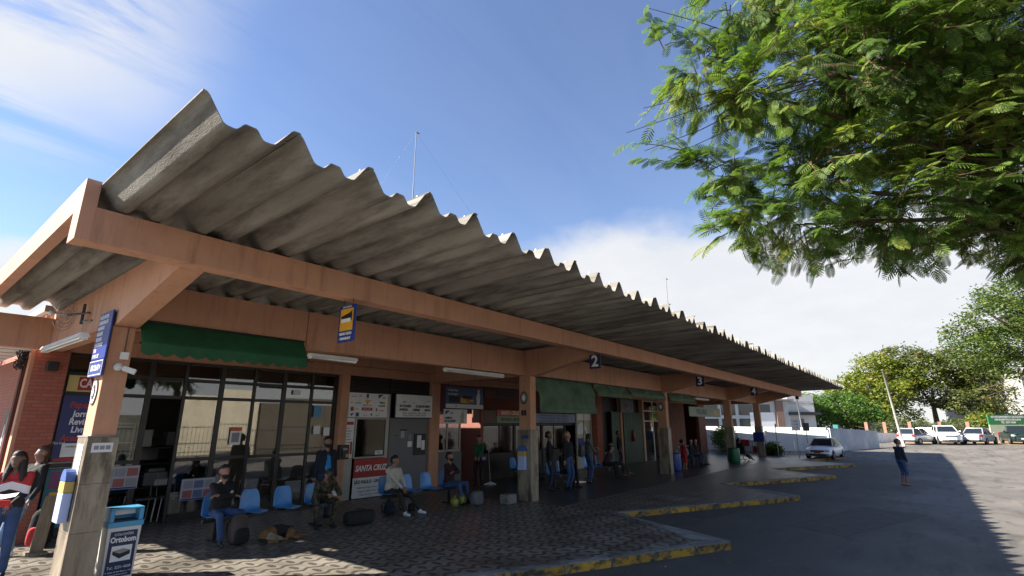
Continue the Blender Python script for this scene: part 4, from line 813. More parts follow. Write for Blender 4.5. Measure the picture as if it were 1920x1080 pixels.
bin_(14.66, 10.72, 'white litter bin with orange poster beside the second column', 'orange', .97)
def dispenser(x, label):
    t = thing('dispenser', label, 'dispenser', (x, 0, 0)); z0, z1 = 1.08, 1.86; f_ = lambda y: 10.46+(y-10.48)*.80
    def sec(a, b): return [(f_(10.30), a), (f_(10.66), a), (f_(10.66), b), (f_(10.30), b)]
    MB().prism(sec(z0, 1.50), 'x', -.17, -.045).build('body', flat('pale_blue_body', (.42, .50, .78), .4), t, bevel=.02)
    MB().prism(sec(1.504, 1.66), 'x', -.17, -.045).build('band', flat('band_yellow', (.50, .36, .10), .4), t, bevel=.01)
    top = [(f_(10.30), 1.664), (f_(10.66), 1.664)] + [(10.46+.144*math.cos(a*math.pi/8), 1.70+.14*math.sin(a*math.pi/8)) for a in range(9)]
    MB().prism(top, 'x', -.17, -.045).build('hood', flat('hood_blue', (.06, .12, .36), .4), t, bevel=.008)
dispenser(COLX[0], 'pale blue and yellow dispenser on the sunny side of the first column'); dispenser(COLX[1], 'pale blue and yellow dispenser on the side of the second column')
cb = thing('concrete_block', 'rough pale concrete block at the foot of the second column', 'block'); MB().box(13.0, 13.45, 10.35, 10.68, .15, .42).build('block', CONC, cb, bevel=.03)
for (x, y, c, lb_, r) in ((27.2, 10.6, (.02, .05, .22), 'blue plastic drum by the third column', .3), (35.4, 9.9, (.01, .12, .05), 'green plastic drum by the fourth column', .33)):
    t = thing('plastic_drum', lb_, 'drum', (x, y, .15)); MB().lathe([(0, 0), (r*.9, 0), (r, .12), (r*1.02, .5), (r, .85), (r*.96, .9), (r*.9, .9), (r*.9, .82), (0, .82)], n=20).build('barrel', flat('drum_%d' % int(x), c, .35), t, smooth=True)
    for z in (.3, .6): MB().lathe([(r*1.0, z-.02), (r*1.06, z), (r*1.0, z+.02)], n=20).build('hoop', flat('drum_%d' % int(x), c, .35), t, smooth=True)
bbn = thing('column_cover', 'dark blue cover wrapped around the foot of the last column', 'cover'); MB().box(44.34, 44.80, 10.08, 10.86, 1.2, 1.9).build('wrap', BLUE, bbn, bevel=.02)
# roof masts
def mast(x, y, z0, z1, label, guys):
    t = thing('roof_mast', label, 'mast', (x, y, z0)); h = z1-z0
    k = MB(); 
    for q in range(4): k.tube([(0, 0, h*q/4), (0, 0, h*(q+1)/4)], [.026, .018][q % 2], 8)
    k.build('pole', [GREY], t); MB().tube([(0, 0, h-.02), (.12, -.05, h-.05)], .02, 6).build('pulley', DARK, t)
    for (gx, gy) in guys: MB().tube([(0, 0, h-.05), (gx, gy, .2)], .003, 4).build('guy_wire', GREY, t)
mast(12.05, 14.35, 4.9, 13.9, 'tall thin white mast with guy wires above the roof', [(7.5, -2.5), (-3, 4)]); mast(27.2, 10.3, 5.0, 10.45, 'short thin mast standing far along the roof', [])
# ------------------------------------------------------------------ seats
SEATB = mat('blue_seat', (.07, .26, .58), .32, .1, 6, stain=((.20, .38, .58), 7, (1, 1, 1), .60, .75))
def seat_mesh():
    k = MB(); prof = [(-.25, .435), (-.24, .445), (-.18, .44), (-.06, .425), (.06, .42), (.14, .43), (.195, .47), (.215, .54), (.235, .66), (.255, .76), (.268, .82), (.27, .835)]
    wid = [.15, .18, .205, .22, .22, .215, .21, .205, .20, .18, .14, .11]; n = 9
    for (y, z), w_ in zip(prof, wid):
        for i in range(n):
            u = -1+2*i/(n-1); lift = .035*u*u*(1 if y < .15 else .0); fw = -.035*u*u*(1 if z > .5 else 0); k.v.append((u*w_, y+fw, z+lift))
    for j in range(len(prof)-1):
        for i in range(n-1): q = j*n+i; k.f.append((q, q+1, q+n+1, q+n)); k.mi.append(0)
    m = k.mesh('seat_shell'); m.materials.append(SEATB); m.polygons.foreach_set('use_smooth', [True]*len(m.polygons)); return m
SEATM = seat_mesh(); SG = 1.12
def seat_row(x, y, n, label, rz=0.0, pitch=.69):
    t = thing('seat_row', label, 'seats', (x, y, .15), rz, 'rows of blue waiting seats'); t.scale = (SG,)*3
    for i in range(n):
        o = bpy.data.objects.new('seat_shell', SEATM); col.objects.link(o); o.parent = t; o.location = (i*pitch, 0, 0)
        md = o.modifiers.new('t', 'SOLIDIFY'); md.thickness = .014; md2 = o.modifiers.new('s', 'SUBSURF'); md2.levels = md2.render_levels = 1
        MB().box(i*pitch-.14, i*pitch+.14, -.10, .12, .40, .415).build('seat_bracket', BLACK, t)
    MB().box(-.25, (n-1)*pitch+.25, -.03, .03, .34, .40).build('beam', BLACK, t)
    for xx in ([0, (n-1)*pitch] if n > 1 else [0]):
        MB().box(xx-.03, xx+.03, -.025, .025, .03, .34).build('leg', BLACK, t); MB().box(xx-.03, xx+.03, -.22, .22, 0, .03).build('foot', BLACK, t)
    return t
seat_row(5.30, 12.0, 4, 'row of blue seats in front of the glazed shop with the crossed-arms man')
seat_row(9.82, 12.0, 4, 'row of blue seats where the cream hooded man sits')
seat_row(21.0, 12.1, 3, 'row of blue seats below the short faded awnings', R(8))
seat_row(17.3, 11.5, 3, 'row of blue seats behind the standing men at the second column', R(4))
seat_row(18.6, 14.3, 3, 'row of blue seats deep in the shade near the dark counter')
seat_row(30.4, 11.4, 4, 'row of blue seats past the third column')

# ------------------------------------------------------------------ people
def ik(a, b, l1, l2, pole):
    a, b, pole = Vector(a), Vector(b), Vector(pole); d = b-a; L = min(d.length, (l1+l2)*.999)
    if d.length < 1e-6: d = Vector((0, 0, -1e-3))
    d.normalize(); x = (l1*l1-l2*l2+L*L)/(2*L); h = math.sqrt(max(0, l1*l1-x*x)); p = pole - d*pole.dot(d)
    if p.length < 1e-5: p = Vector((1, 0, 0)) - d*d.x
    return a+d*x+p.normalized()*h, a+d*L
SKINS = {}
def skinmat(c): return mat('skin_%d' % int(c[0]*1000), tuple(q*1.25 for q in c), .5, .14, 14, .15, 60)
HAIR = flat('dark_hair', (.012, .009, .008), .6, bump=.4, bscale=80); MASK = flat('black_mask', (.012, .012, .014), .8)
def capsule(k, p0, r0, p1, r1, n=12):
    p0, p1 = Vector(p0), Vector(p1); d = p1-p0; L = d.length
    q = d.to_track_quat('Z', 'Y').to_matrix() if L > 1e-5 else Matrix.Identity(3)
    pr = [(r0*math.cos(a), r0*math.sin(a)) for a in (-1.5, -1.1, -.7, -.35, 0)] + [(r1*math.cos(a), L+r1*math.sin(a)) for a in (0, .35, .7, 1.1, 1.5)]
    b = len(k.v); k.lathe(pr, tuple(p0), n, q); e = b+(len(pr)-1)*n
    k.f += [tuple(b+i for i in range(n))[::-1], tuple(e+i for i in range(n))]; k.mi += [0, 0]
def remeshed(caps, voxel, smooth_it=3):
    k = MB()
    for (p0, r0, p1, r1, tg) in caps: capsule(k, p0, r0, p1, r1)
    me = k.mesh('body'); o = bpy.data.objects.new('tmp', me)
    md = o.modifiers.new('r', 'REMESH'); md.mode = 'VOXEL'; md.voxel_size = voxel
    ms = o.modifiers.new('s', 'SMOOTH'); ms.factor = .5; ms.iterations = smooth_it
    out = evaluated_mesh(o); bpy.data.meshes.remove(me)
    return out
def assign(me, caps, order):
    n = len(me.polygons); c = np.empty(n*3); me.polygons.foreach_get('center', c); c = c.reshape(-1, 3); best = np.full(n, 1e9); idx = np.zeros(n, int)
    for (p0, r0, p1, r1, tg) in caps:
        a, b = np.array(p0), np.array(p1); d = b-a; L2 = max(d@d, 1e-9); t = np.clip((c-a)@d/L2, 0, 1); dist = np.linalg.norm(c-(a+t[:, None]*d), axis=1)-(r0+(r1-r0)*t)
        m = dist < best; best[m] = dist[m]; idx[m] = order.index(tg)
    me.polygons.foreach_set('material_index', idx); me.polygons.foreach_set('use_smooth', [True]*n)
def person(label, loc, face, pose='stand', shirt=None, pants=None, shoe=None, skin=(.30, .16, .10), height=1.72, hands=None, feet=None, lean=0.0, head=(0, 0), hair='short', mask=False, voxel=.016,
           jacket=None, hood=False, elbow=None, side=0.0, scale=1.12, build=1.0, sleeve='long', hairm=None, group=None, pelvis=None, knee=None, pants_len='long'):
    """local frame: the person looks towards -Y; face = world heading of that look, in degrees (0 = -Y, counter-clockwise)"""
    t = thing('person', label, 'person', loc, R(face), group); s = scale*height/1.72; t.scale = (s,)*3
    sit = pose == 'sit'
    hip = Vector(pelvis if pelvis else ((0, .10, .50) if sit else (0, 0, .93)))
    Rl = Matrix.Rotation(R(lean), 3, 'X') @ Matrix.Rotation(R(side), 3, 'Y')     # lean > 0 bends forward (to -Y)
    up = Rl @ Vector((0, 0, 1)); sd = Vector((1, 0, 0)); fw = Rl @ Vector((0, -1, 0))
    waist = hip+up*.16; chest = hip+up*.36+fw*.01; neck = hip+up*.535-fw*.01; B = build
    sh = [neck+up*-.05+sd*q*.165*B for q in (-1, 1)]
    top = 'jacket' if jacket else 'shirt'
    caps = []
    A = lambda p0, r0, p1, r1, tg: caps.append((tuple(p0), r0, tuple(p1), r1, tg))
    for q in (-1, 1):
        A(hip+sd*q*.075*B, .105*B, waist+sd*q*.06*B, .10*B, 'pants'); A(waist+sd*q*.065*B, .105*B, chest+sd*q*.075*B, .112*B, top); A(chest+sd*q*.08*B, .11*B, neck-up*.09+sd*q*.09, .075, top)
        A(hip+up*.09+sd*q*.08*B, .108*B, waist+sd*q*.06*B, .106*B, top)
    A(chest+fw*.035, .085*B, waist+fw*.04, .095*B, 'shirt'); A(neck-up*.06+sd*-.10, .062, neck-up*.06+sd*.10, .062, top); A(neck-up*.03+sd*-.05, .055, neck-up*.03+sd*.05, .055, top)
    if hood: A(neck-fw*.07-up*.02+sd*-.06, .065, neck-fw*.07-up*.02+sd*.06, .065, top); A(neck+fw*.05-up*.02+sd*-.07, .04, neck+fw*.05-up*.02+sd*.07, .04, top)
    # head
    Rh = Rl @ Matrix.Rotation(R(head[1]), 3, 'Z') @ Matrix.Rotation(R(head[0]), 3, 'X'); hu, hf, hs = Rh @ Vector((0, 0, 1)), Rh @ Vector((0, -1, 0)), Rh @ Vector((1, 0, 0))
    hb = neck+up*.085
    A(neck-up*.03, .056, hb, .052, 'skin'); cr = hb+hu*.105
    A(cr+hu*.02-hf*.025, .088, cr+hu*.02+hf*.01, .082, 'skin'); A(cr+hf*.028-hu*.015, .070, cr+hf*.045-hu*.075, .048, 'skin'); A(cr+hf*.05-hu*.095, .034, cr+hf*.062-hu*.098, .026, 'skin')
    A(cr+hf*.092+hu*.012, .010, cr+hf*.108-hu*.028, .016, 'skin')
    for q in (-1, 1): A(cr+hs*q*.082-hu*.02, .018, cr+hs*q*.086+hu*.015, .02, 'skin'); A(cr+hs*q*.035+hf*.068-hu*.03, .024, cr+hs*q*.03+hf*.066-hu*.045, .022, 'skin')
    A(cr+hf*.088-hu*.06, .014, cr+hf*.088-hu*.064, .014, 'skin')
    # legs
    for i, q in enumerate((-1, 1)):
        hj = hip+sd*q*.085*B
        ft = Vector(feet[i]) if feet else (Vector((q*.12, -.38, .0)) if sit else Vector((q*.10, .02, 0)))
        an = ft+Vector((0, 0, .085)); pole = Vector(knee[i]) if knee else Vector((q*.12, -1, .5 if sit else 0))
        kn, an2 = ik(hj, an, .44, .43, pole)
        A(hj, .092*B, kn, .066, 'pants'); A(kn, .064, an2+(kn-an2)*.12, .052 if pants_len == 'long' else .04, 'pants' if pants_len == 'long' else 'skin')
        if pants_len != 'long': A(kn, .066, kn+(an2-kn)*.25, .062, 'pants')
        td = Vector((q*.12, -1, 0)).normalized(); A(an2-Vector((0, 0, .03)), .046, an2-Vector((0, 0, .045))-td*.03, .042, 'shoe'); A(an2-Vector((0, 0, .045))-td*.02, .042, an2+td*.15-Vector((0, 0, .052)), .034, 'shoe')
    # arms
    fing = []
    for i, q in enumerate((-1, 1)):
        hd_ = Vector(hands[i]) if hands else sh[i]+Vector((q*.10, -.05, -.56))
        pole = Vector(elbow[i]) if elbow else Vector((q*.7, .8, -.3))
        el, wr = ik(sh[i], hd_, .29, .255, pole)
        A(sh[i], .066*B, el, .049, top); st = 'skin' if sleeve == 'short' else top
        A(el, .048, wr+(el-wr)*.10, .037, st); A(wr+(el-wr)*.06, .028, wr, .025, 'skin')
        d = (wr-el).normalized(); side_ = d.cross(Vector((0, 0, 1))); side_ = side_.normalized() if side_.length > .05 else Vector((1, 0, 0)); nrm = side_.cross(d)
        pc = wr+d*.055; A(wr, .024, pc+side_*.014, .022, 'skin'); A(wr, .024, pc-side_*.016, .022, 'skin')
        for f_, off in enumerate((-.030, -.010, .010, .028)):
            ln = (.030, .037, .034, .026)[f_]; b0 = pc+d*.012+side_*off; b1 = b0+d*ln-nrm*.010; b2 = b1+d*ln*.7-nrm*.024; b3 = b2+d*ln*.25-nrm*.022; fing.append(([b0, b1, b2, b3], [.0095, .009, .008, .006]))
        tb = wr+d*.02+side_*(-q)*.024*(1 if side_.x*q > 0 else -1)*-1; fing.append(([tb, tb+(tb-wr).normalized()*.03+d*.015-nrm*.01, tb+(tb-wr).normalized()*.034+d*.05-nrm*.02], [.012, .010, .008]))
    order = ['shirt', 'pants', 'shoe', 'skin', 'jacket']
    me = remeshed(caps, voxel)
    for m in (shirt, pants, shoe or DARK, skinmat(skin), jacket or shirt): me.materials.append(m)
    assign(me, caps, order)
    k = MB(); k.cur = 3
    for p, r in fing: k.tube(p, r, 6)
    fm = k.mesh('f'); [fm.materials.append(None) for _ in range(5)]; fm.polygons.foreach_set('use_smooth', [True]*len(fm.polygons))
    bm = bmesh.new(); bm.from_mesh(me); bm.from_mesh(fm); bm.to_mesh(me); bm.free(); bpy.data.meshes.remove(fm)
    me.name = 'body'
    o = bpy.data.objects.new('body', me); col.objects.link(o); o.parent = t
    hm = hairm or HAIR
    # hair as a cap over the skull
    hc = []
    def H(p0, r0, p1, r1): hc.append((tuple(p0), r0, tuple(p1), r1, 'h'))
    H(cr+hu*.035-hf*.040, .091, cr+hu*.062-hf*.012, .080); H(cr-hf*.055-hu*.01, .078, cr-hf*.05+hu*.02, .085)
    if hair == 'long':
        for q in (-1, 1): H(cr+hs*q*.06-hf*.04, .05, neck+sd*q*.11+fw*.06-up*.05, .035); H(cr+hs*q*.06+hu*.0, .04, neck+sd*q*.10+fw*.10-up*.12, .022)
        H(cr-hf*.07, .08, neck-fw*.08-up*.1, .06)
    if hair == 'bun': H(cr+hu*.11-hf*.07, .05, cr+hu*.12-hf*.08, .045); H(cr-hf*.09, .05, neck-fw*.09+up*.02, .03)
    if hair == 'pony': H(cr-hf*.10+hu*.05, .045, cr-hf*.17-hu*.02, .04); H(cr-hf*.17-hu*.02, .04, neck-fw*.12-up*.06, .02)
    if hair == 'cap': H(cr+hu*.07+hf*.03, .075, cr+hu*.065+hf*.06, .06)
    if hair != 'none':
        hme = remeshed(hc, max(voxel, .014), 2); hme.polygons.foreach_set('use_smooth', [True]*len(hme.polygons)); hme.materials.append(hm); ho = bpy.data.objects.new('hair', hme); col.objects.link(ho); ho.parent = t
        if hair == 'cap': MB().ell(tuple(cr+hu*.05+hf*.12), (.07, .07, .010), M=Rh).build('cap_peak', hm, t, smooth=True)
    k = MB()
    for q in (-1, 1): k.ell(tuple(cr+hs*q*.033+hf*.083-hu*.002), (.008, .005, .005), 8, 6, Rh)
    k.build('eyes', INK, t, smooth=True)
    if mask: 
        k = MB(); k.ell(tuple(cr+hf*.052-hu*.072), (.066, .070, .054), 14, 10, Rh); k.build('face_mask', MASK, t, smooth=True)
    else: MB().ell(tuple(cr+hf*.090-hu*.066), (.022, .008, .006), 8, 6, Rh).build('mouth', flat('lips', (.22, .08, .06), .5), t, smooth=True)
    return t, s
cl = lambda n, c, **k: mat(n, c, .88, .22, 5, .35, 22, **k)
JEAN = cl('blue_jeans', (.035, .07, .17)); JEAND = cl('dark_jeans', (.018, .028, .06)); JEANL = cl('light_jeans', (.16, .24, .36)); KHAKI = cl('dark_trousers', (.028, .024, .018)); BLK = cl('black_cloth', (.010, .010, .012))
NAVC = cl('navy_cloth', (.012, .015, .03)); CREAM = cl('cream_fleece', (.50, .47, .38)); SKYB = cl('blue_shirt', (.02, .22, .50)); GREENC = cl('green_cloth', (.02, .09, .045)); WSH = flat('white_trainers', (.72, .72, .76), .6); GREYC = cl('grey_cloth', (.10, .11, .11)); MARO = cl('maroon_cloth', (.035, .012, .016))
CAMO = mat('camouflage', (.02, .022, .012), .9, .2, 16, .3, 22, color2=(.10, .085, .045), v2=.1, stain=((.012, .010, .008), 13, (1, 1, 1), .52, .55), detail=2)
TAN = flat('tan_shoe', (.25, .12, .05), .6); REDC = cl('red_cloth', (.45, .03, .03)); WHC = cl('white_cloth', (.65, .63, .6)); HBRO = flat('brown_hair', (.06, .03, .015), .6, bump=.4, bscale=80); HBLO = flat('blond_hair', (.28, .20, .10), .6)
FL = .15
# 1 seated man, arms crossed
person('seated man in black top with crossed arms and dark face mask', (5.32, 11.86, FL), 0, 'sit', BLK, JEAN, DARK, (.30, .15, .10), hands=[(.14, -.10, .80), (-.14, -.11, .83)], elbow=[(-1, -.5, -.4), (1, -.5, -.4)], feet=[(-.14, -.42, 0), (.20, -.36, 0)], mask=True, head=(4, 8), knee=[(-.25, -1, .5), (.35, -1, .5)])
# 2 standing man in blue shirt and open dark jacket
person('standing man in bright blue shirt, open dark jacket and black mask', (8.25, 12.75, FL), -8, 'stand', SKYB, JEAND, DARK, (.22, .11, .075), jacket=NAVC, height=1.75, mask=True, build=1.08, hands=[(-.27, -.02, .78), (.27, -.02, .78)])
# 3 soldier bent over his phone
sol, s_ = person('seated soldier in camouflage bent over a phone', (7.62, 11.85, FL), -14, 'sit', CAMO, CAMO, DARK, (.28, .14, .09), lean=38, head=(22, 5), hair='cap', hairm=CAMO, hands=[(-.02, -.42, .66), (.10, -.44, .66)], feet=[(-.16, -.36, 0), (.17, -.30, 0)], elbow=[(-.9, .2, -.6), (.9, .2, -.6)], knee=[(-.35, -1, .5), (.35, -1, .5)])
def phone(p, label, rz=0): 
    t = thing('phone', label, 'phone', p, rz); MB().box(-.04, .04, -.08, .08, -.005, .005, Matrix.Rotation(R(35), 4, 'X')).build('case', flat('phone_pale', (.6, .6, .62), .3), t, bevel=.003)
phone((7.60, 11.30, .92), 'pale phone in the soldier\'s hands')
# 4 man in cream hoodie
person('seated man in cream hooded sweatshirt, dark trousers and white trainers', (9.86, 11.86, FL), 4, 'sit', CREAM, KHAKI, WSH, (.24, .12, .08), hood=True, lean=6, head=(6, 20), build=1.1, hands=[(-.02, -.30, .60), (.07, -.29, .60)], elbow=[(-.8, .5, -.6), (.8, .5, -.6)], feet=[(-.10, -.52, 0), (.36, -.56, 0)], knee=[(-.15, -1, .6), (.6, -1, .6)])
# 5 seated man with mask, crossed arms
person('seated man in dark jacket with mask, bags beside his jeans', (12.12, 11.86, FL), 12, 'sit', MARO, JEAN, DARK, (.26, .13, .085), hands=[(.13, -.12, .80), (-.13, -.12, .83)], elbow=[(-1, -.5, -.4), (1, -.5, -.4)], mask=True, head=(6, 10), feet=[(-.10, -.38, 0), (.26, -.36, 0)], knee=[(-.2, -1, .5), (.45, -1, .5)])
# 6 woman in red, white and black jacket reading a paper
def tri_cloth():
    m = bpy.data.materials.new('colour_block_jacket'); m.use_nodes = True; nt = m.node_tree; N = nt.nodes; L = nt.links; b = N['Principled BSDF']; b.inputs['Roughness'].default_value = .8
    tc = N.new('ShaderNodeTexCoord'); s = N.new('ShaderNodeSeparateXYZ'); L.new(tc.outputs['Object'], s.inputs[0]); ab = N.new('ShaderNodeMath'); ab.operation = 'ABSOLUTE'; L.new(s.outputs[0], ab.inputs[0])
    md = N.new('ShaderNodeMath'); md.operation = 'MULTIPLY_ADD'; L.new(ab.outputs[0], md.inputs[0]); md.inputs[1].default_value = .35; L.new(s.outputs[2], md.inputs[2])
    r = N.new('ShaderNodeValToRGB'); r.color_ramp.interpolation = 'CONSTANT'; e = r.color_ramp.elements; e.new(.5)
    mr = N.new('ShaderNodeMapRange'); mr.inputs['From Min'].default_value = 1.0; mr.inputs['From Max'].default_value = 1.6; L.new(md.outputs[0], mr.inputs['Value']); L.new(mr.outputs[0], r.inputs[0])
    e[0].position = 0; e[0].color = (.012, .012, .014, 1); e[1].position = .40; e[1].color = (.70, .68, .66, 1); e[2].position = .58; e[2].color = (.42, .03, .03, 1)
    L.new(r.outputs[0], b.inputs['Base Color']); return m
TRI = tri_cloth()
person('standing woman in red, white and black jacket reading a paper', (1.98, 11.9, FL), -22, 'stand', TRI, JEAN, DARK, (.10, .055, .04), height=1.66, hair='long', head=(14, -12), hands=[(-.10, -.34, 1.06), (.10, -.33, 1.04)], elbow=[(-.6, .6, -.8), (.6, .6, -.8)])
t = thing('paper', 'folded white paper held by the woman in the red jacket', 'paper', (1.82, 11.42, FL+1.24), R(-22)); MB().quad((-.16, -.09, .03), (0, -.09, 0), (0, .09, .05), (-.16, .09, .07)).quad((0, -.09, 0), (.16, -.09, .03), (.16, .09, .07), (0, .09, .05)).build('sheet', PAPER, t)
t = thing('red_purse', 'small red purse in the hand of the woman with the paper', 'purse', (1.84, 11.47, FL+1.16), R(-22)); MB().box(-.09, .09, -.02, .02, -.05, .05).build('pouch', REDC, t, bevel=.015)
# 7 woman behind, leaning on a bench end, light jeans
person('young woman with tied-up brown hair, dark top and light jeans leaning on a wooden post', (2.50, 13.75, FL), -70, 'stand', BLK, JEANL, WSH, (.20, .11, .08), height=1.68, hair='bun', hairm=HBRO, lean=-10, head=(8, -10), feet=[(-.10, -.22, 0), (.10, -.10, 0)], hands=[(-.20, -.2, 1.0), (.22, -.05, .9)])
t = thing('wooden_post', 'short leaning wooden board behind the woman in light jeans', 'board', (2.78, 13.5, FL)); MB().box(-.10, .10, -.03, .03, 0, 1.02, Matrix.Rotation(R(4), 4, 'Y')).build('plank', mat('weathered_wood', (.20, .16, .11), .85, .3, 6, .3, 30, stretch=(4, 4, .5)), t, bevel=.006); MB().box(-.14, .14, -.2, .2, 0, .05).build('base', mat('weathered_wood', (.20, .16, .11)), t)
def soft_box(w_, d, h, e=.45, cz=None, c=(0, 0), taper=.0, seed=0):
    k = MB(); nu, nv = 20, 12; rng = random.Random(seed); sg = lambda a, p: math.copysign(abs(a)**p, a)
    for i in range(nv+1):
        th = -math.pi/2+math.pi*i/nv
        for j in range(nu):
            ph = 2*math.pi*j/nu; z = sg(math.sin(th), e); q = abs(math.cos(th))**e; t_ = 1-taper*(z+1)/2
            k.v.append((c[0]+w_/2*q*sg(math.cos(ph), e)*t_+rng.uniform(-.006, .006), c[1]+d/2*q*sg(math.sin(ph), e)*t_+rng.uniform(-.006, .006), max(.0, (cz if cz is not None else h/2)+h/2*z+rng.uniform(-.006, .006))))
    for i in range(nv):
        for j in range(nu): q = (j+1) % nu; k.f.append((i*nu+j, i*nu+q, (i+1)*nu+q, (i+1)*nu+j)); k.mi.append(0)
    return k
def backpack(loc, rz, label, m, w_=.34, d=.22, h=.48, m2=None):
    t = thing('backpack', label, 'backpack', loc, rz); soft_box(w_, d, h, .55, taper=.22).build('bag', m, t, smooth=True); soft_box(w_*.74, .14, h*.5, .5, h*.30, (0, -d/2), .1, 3).build('front_pocket', m2 or m, t, smooth=True)
    for x in (-.09, .09): MB().tube([(x, d/2, h*.9), (x*1.3, d/2+.09, h*.7), (x*1.4, d/2+.07, h*.3), (x*1.2, d/2, h*.1)], .016, 6).build('strap', DARK, t, smooth=True)
    MB().tube([(-.05, .02, h-.01), (-.03, .02, h+.06), (.03, .02, h+.06), (.05, .02, h-.01)], .012, 6).build('handle', DARK, t, smooth=True); return t
BAGB = cl('brown_bag', (.075, .055, .05))
backpack((5.48, 11.36, FL), R(10), 'brown and black backpack between the feet of the crossed-arms man', BAGB, .40, .26, .58, BLK)
backpack((2.95, 14.3, FL), R(-30), 'black backpack with red pocket below the stationery sign', BLK, .42, .3, .7, REDC)
def duffel(loc, rz, label, m, L=.62, r=.17, sq=1.0):
    t = thing('duffel_bag', label, 'bag', loc, rz); k = MB(); st = [(-L/2, .72), (-L/2+.03, .92), (-L*.25, 1.0), (0, .97), (L*.25, 1.0), (L/2-.03, .92), (L/2, .72)]
    pts = [(x, q) for x, q in st]; n = 16
    for x, q in pts:
        for i in range(n):
            a = 2*math.pi*i/n; ca, sa = math.cos(a), math.sin(a); e_ = .7; k.v.append((x, q*r*1.05*abs(ca)**e_*(1 if ca > 0 else -1), r*.95+q*r*.95*abs(sa)**e_*(1 if sa > 0 else -1)))
    for j in range(len(pts)-1):
        for i in range(n): q2 = (i+1) % n; k.f.append((j*n+i, j*n+q2, (j+1)*n+q2, (j+1)*n+i)); k.mi.append(0)
    k.f.append(tuple(range(n))[::-1]); k.f.append(tuple((len(pts)-1)*n+i for i in range(n))); k.mi += [0, 0]; k.build('body', m, t, smooth=True)
    for y in (-.06, .06): MB().tube([(-L*.2, y*2.2, r*1.5), (-L*.15, y, r*2.05), (L*.15, y, r*2.05), (L*.2, y*2.2, r*1.5)], .012, 6).build('handle', DARK, t, smooth=True)
    MB().box(-L*.4, L*.4, -.008, .008, r*1.84, r*1.92).build('zip', DARK, t)
duffel((8.32, 11.25, FL), R(-6), 'dark olive duffel bag beside the soldier', cl('olive_bag', (.016, .018, .013)), .72, .17)
backpack((10.28, 11.75, FL), R(10), 'grey and white backpack under the seat of the hooded man', cl('grey_bag', (.12, .13, .14)), .36, .26, .42, BLK)
backpack((9.72, 11.85, FL), R(0), 'dark navy shoulder bag under the seat of the hooded man', NAVC, .32, .2, .34)
t = thing('grey_tote', 'boxy grey bag at the feet of the masked man in jeans', 'bag', (12.42, 11.08, FL), R(8)); soft_box(.46, .26, .40, .4, taper=.12).build('body', cl('grey_tote', (.13, .13, .14)), t, smooth=True); MB().tube([(-.1, -.12, .36), (-.08, -.14, .52), (.08, -.14, .52), (.1, -.12, .36)], .012, 6).build('handle', DARK, t)
for i, (x, y, s0) in enumerate(((11.72, 11.35, .13), (12.15, 11.45, .15))):
    t = thing('plastic_bag', ['small yellow green plastic bag left of the masked man\'s feet', 'yellow green plastic bag between the masked man\'s legs'][i], 'bag', (x, y, FL)); k = MB(); random.seed(i)
    k.ell((0, 0, s0), (s0, s0*.9, s0*1.05), 14, 10); k.v = [(a+random.uniform(-.012, .012), b+random.uniform(-.012, .012), max(0, c+random.uniform(-.012, .012))) for a, b, c in k.v]; k.build('sack', flat('lime_plastic', (.22, .24, .05), .4), t, smooth=True); MB().tube([(0, 0, s0*2), (.02, 0, s0*2.35)], [.02, .03], 6).build('knot', flat('lime_plastic', (.22, .24, .05)), t)
# people further in
person('standing person in green top by the sunlit passage', (16.2, 14.4, FL), -60, 'stand', GREENC, BLK, DARK, (.25, .14, .1), height=1.66, head=(12, 0), hands=[(-.05, -.38, 1.0), (.08, -.36, 1.0)], voxel=.02)
t = thing('pink_pouch', 'pink pouch held by the person in green', 'pouch', (16.0, 13.95, FL+1.06)); MB().box(-.10, .10, -.03, .03, -.07, .05).build('pouch', flat('pink_cloth', (.40, .18, .42), .7), t, bevel=.02)
t = thing('mop', 'grey mop with a pale head leaning in the passage', 'mop', (16.7, 14.2, FL)); MB().tube([(0, 0, .08), (-.05, .1, 1.55)], .014, 8).build('handle', GREY, t); k = MB(); random.seed(5); [k.tube([(0, 0, .1), (random.uniform(-.22, .22), random.uniform(-.2, .2), .012)], .02, 5) for _ in range(24)]; k.build('mop_head', WHITE, t)
person('seated person in black near the dark counter', (19.35, 14.15, FL), 35, 'sit', BLK, BLK, DARK, (.22, .12, .09), voxel=.024, hair='long')
person('grey-haired man standing in black jacket and jeans near the second column', (17.35, 10.9, FL), 0, 'stand', NAVC, JEAN, DARK, (.34, .18, .12), jacket=BLK, height=1.80, hairm=HBLO, build=1.12, voxel=.018, head=(0, 10))
person('man in black standing behind the grey-haired man', (16.75, 11.35, FL), 30, 'stand', BLK, JEAND, DARK, (.12, .07, .05), height=1.80, voxel=.022)
person('standing man in grey jacket looking at a phone', (19.75, 11.4, FL), 62, 'stand', WHC, JEAN, DARK, (.08, .045, .03), jacket=GREYC, height=1.70, head=(22, 0), hands=[(-.06, -.34, 1.12), (.08, -.34, 1.14)], voxel=.018)
phone((20.2, 11.18, FL+1.36), 'pale phone held up by the man in the grey jacket', R(62))
backpack((19.5, 11.62, FL+1.02), R(62), 'dark grey backpack on the back of the phone-reading man', GREYC, .34, .18, .48)
person('person in black and jeans standing inside by the brick pier', (28.1, 14.2, FL), 20, 'stand', BLK, JEAND, WSH, (.12, .07, .05), voxel=.026)
person('seated person in dark clothes leaning sideways on the blue seats', (22.5, 12.0, FL), 10, 'sit', MARO, BLK, DARK, (.25, .14, .1), lean=20, side=25, voxel=.024)
person('seated person in grey with crossed legs on the blue seats', (23.15, 12.0, FL), 20, 'sit', GREYC, KHAKI, TAN, (.25, .14, .1), voxel=.024, feet=[(-.1, -.45, 0), (.25, -.6, .05)])
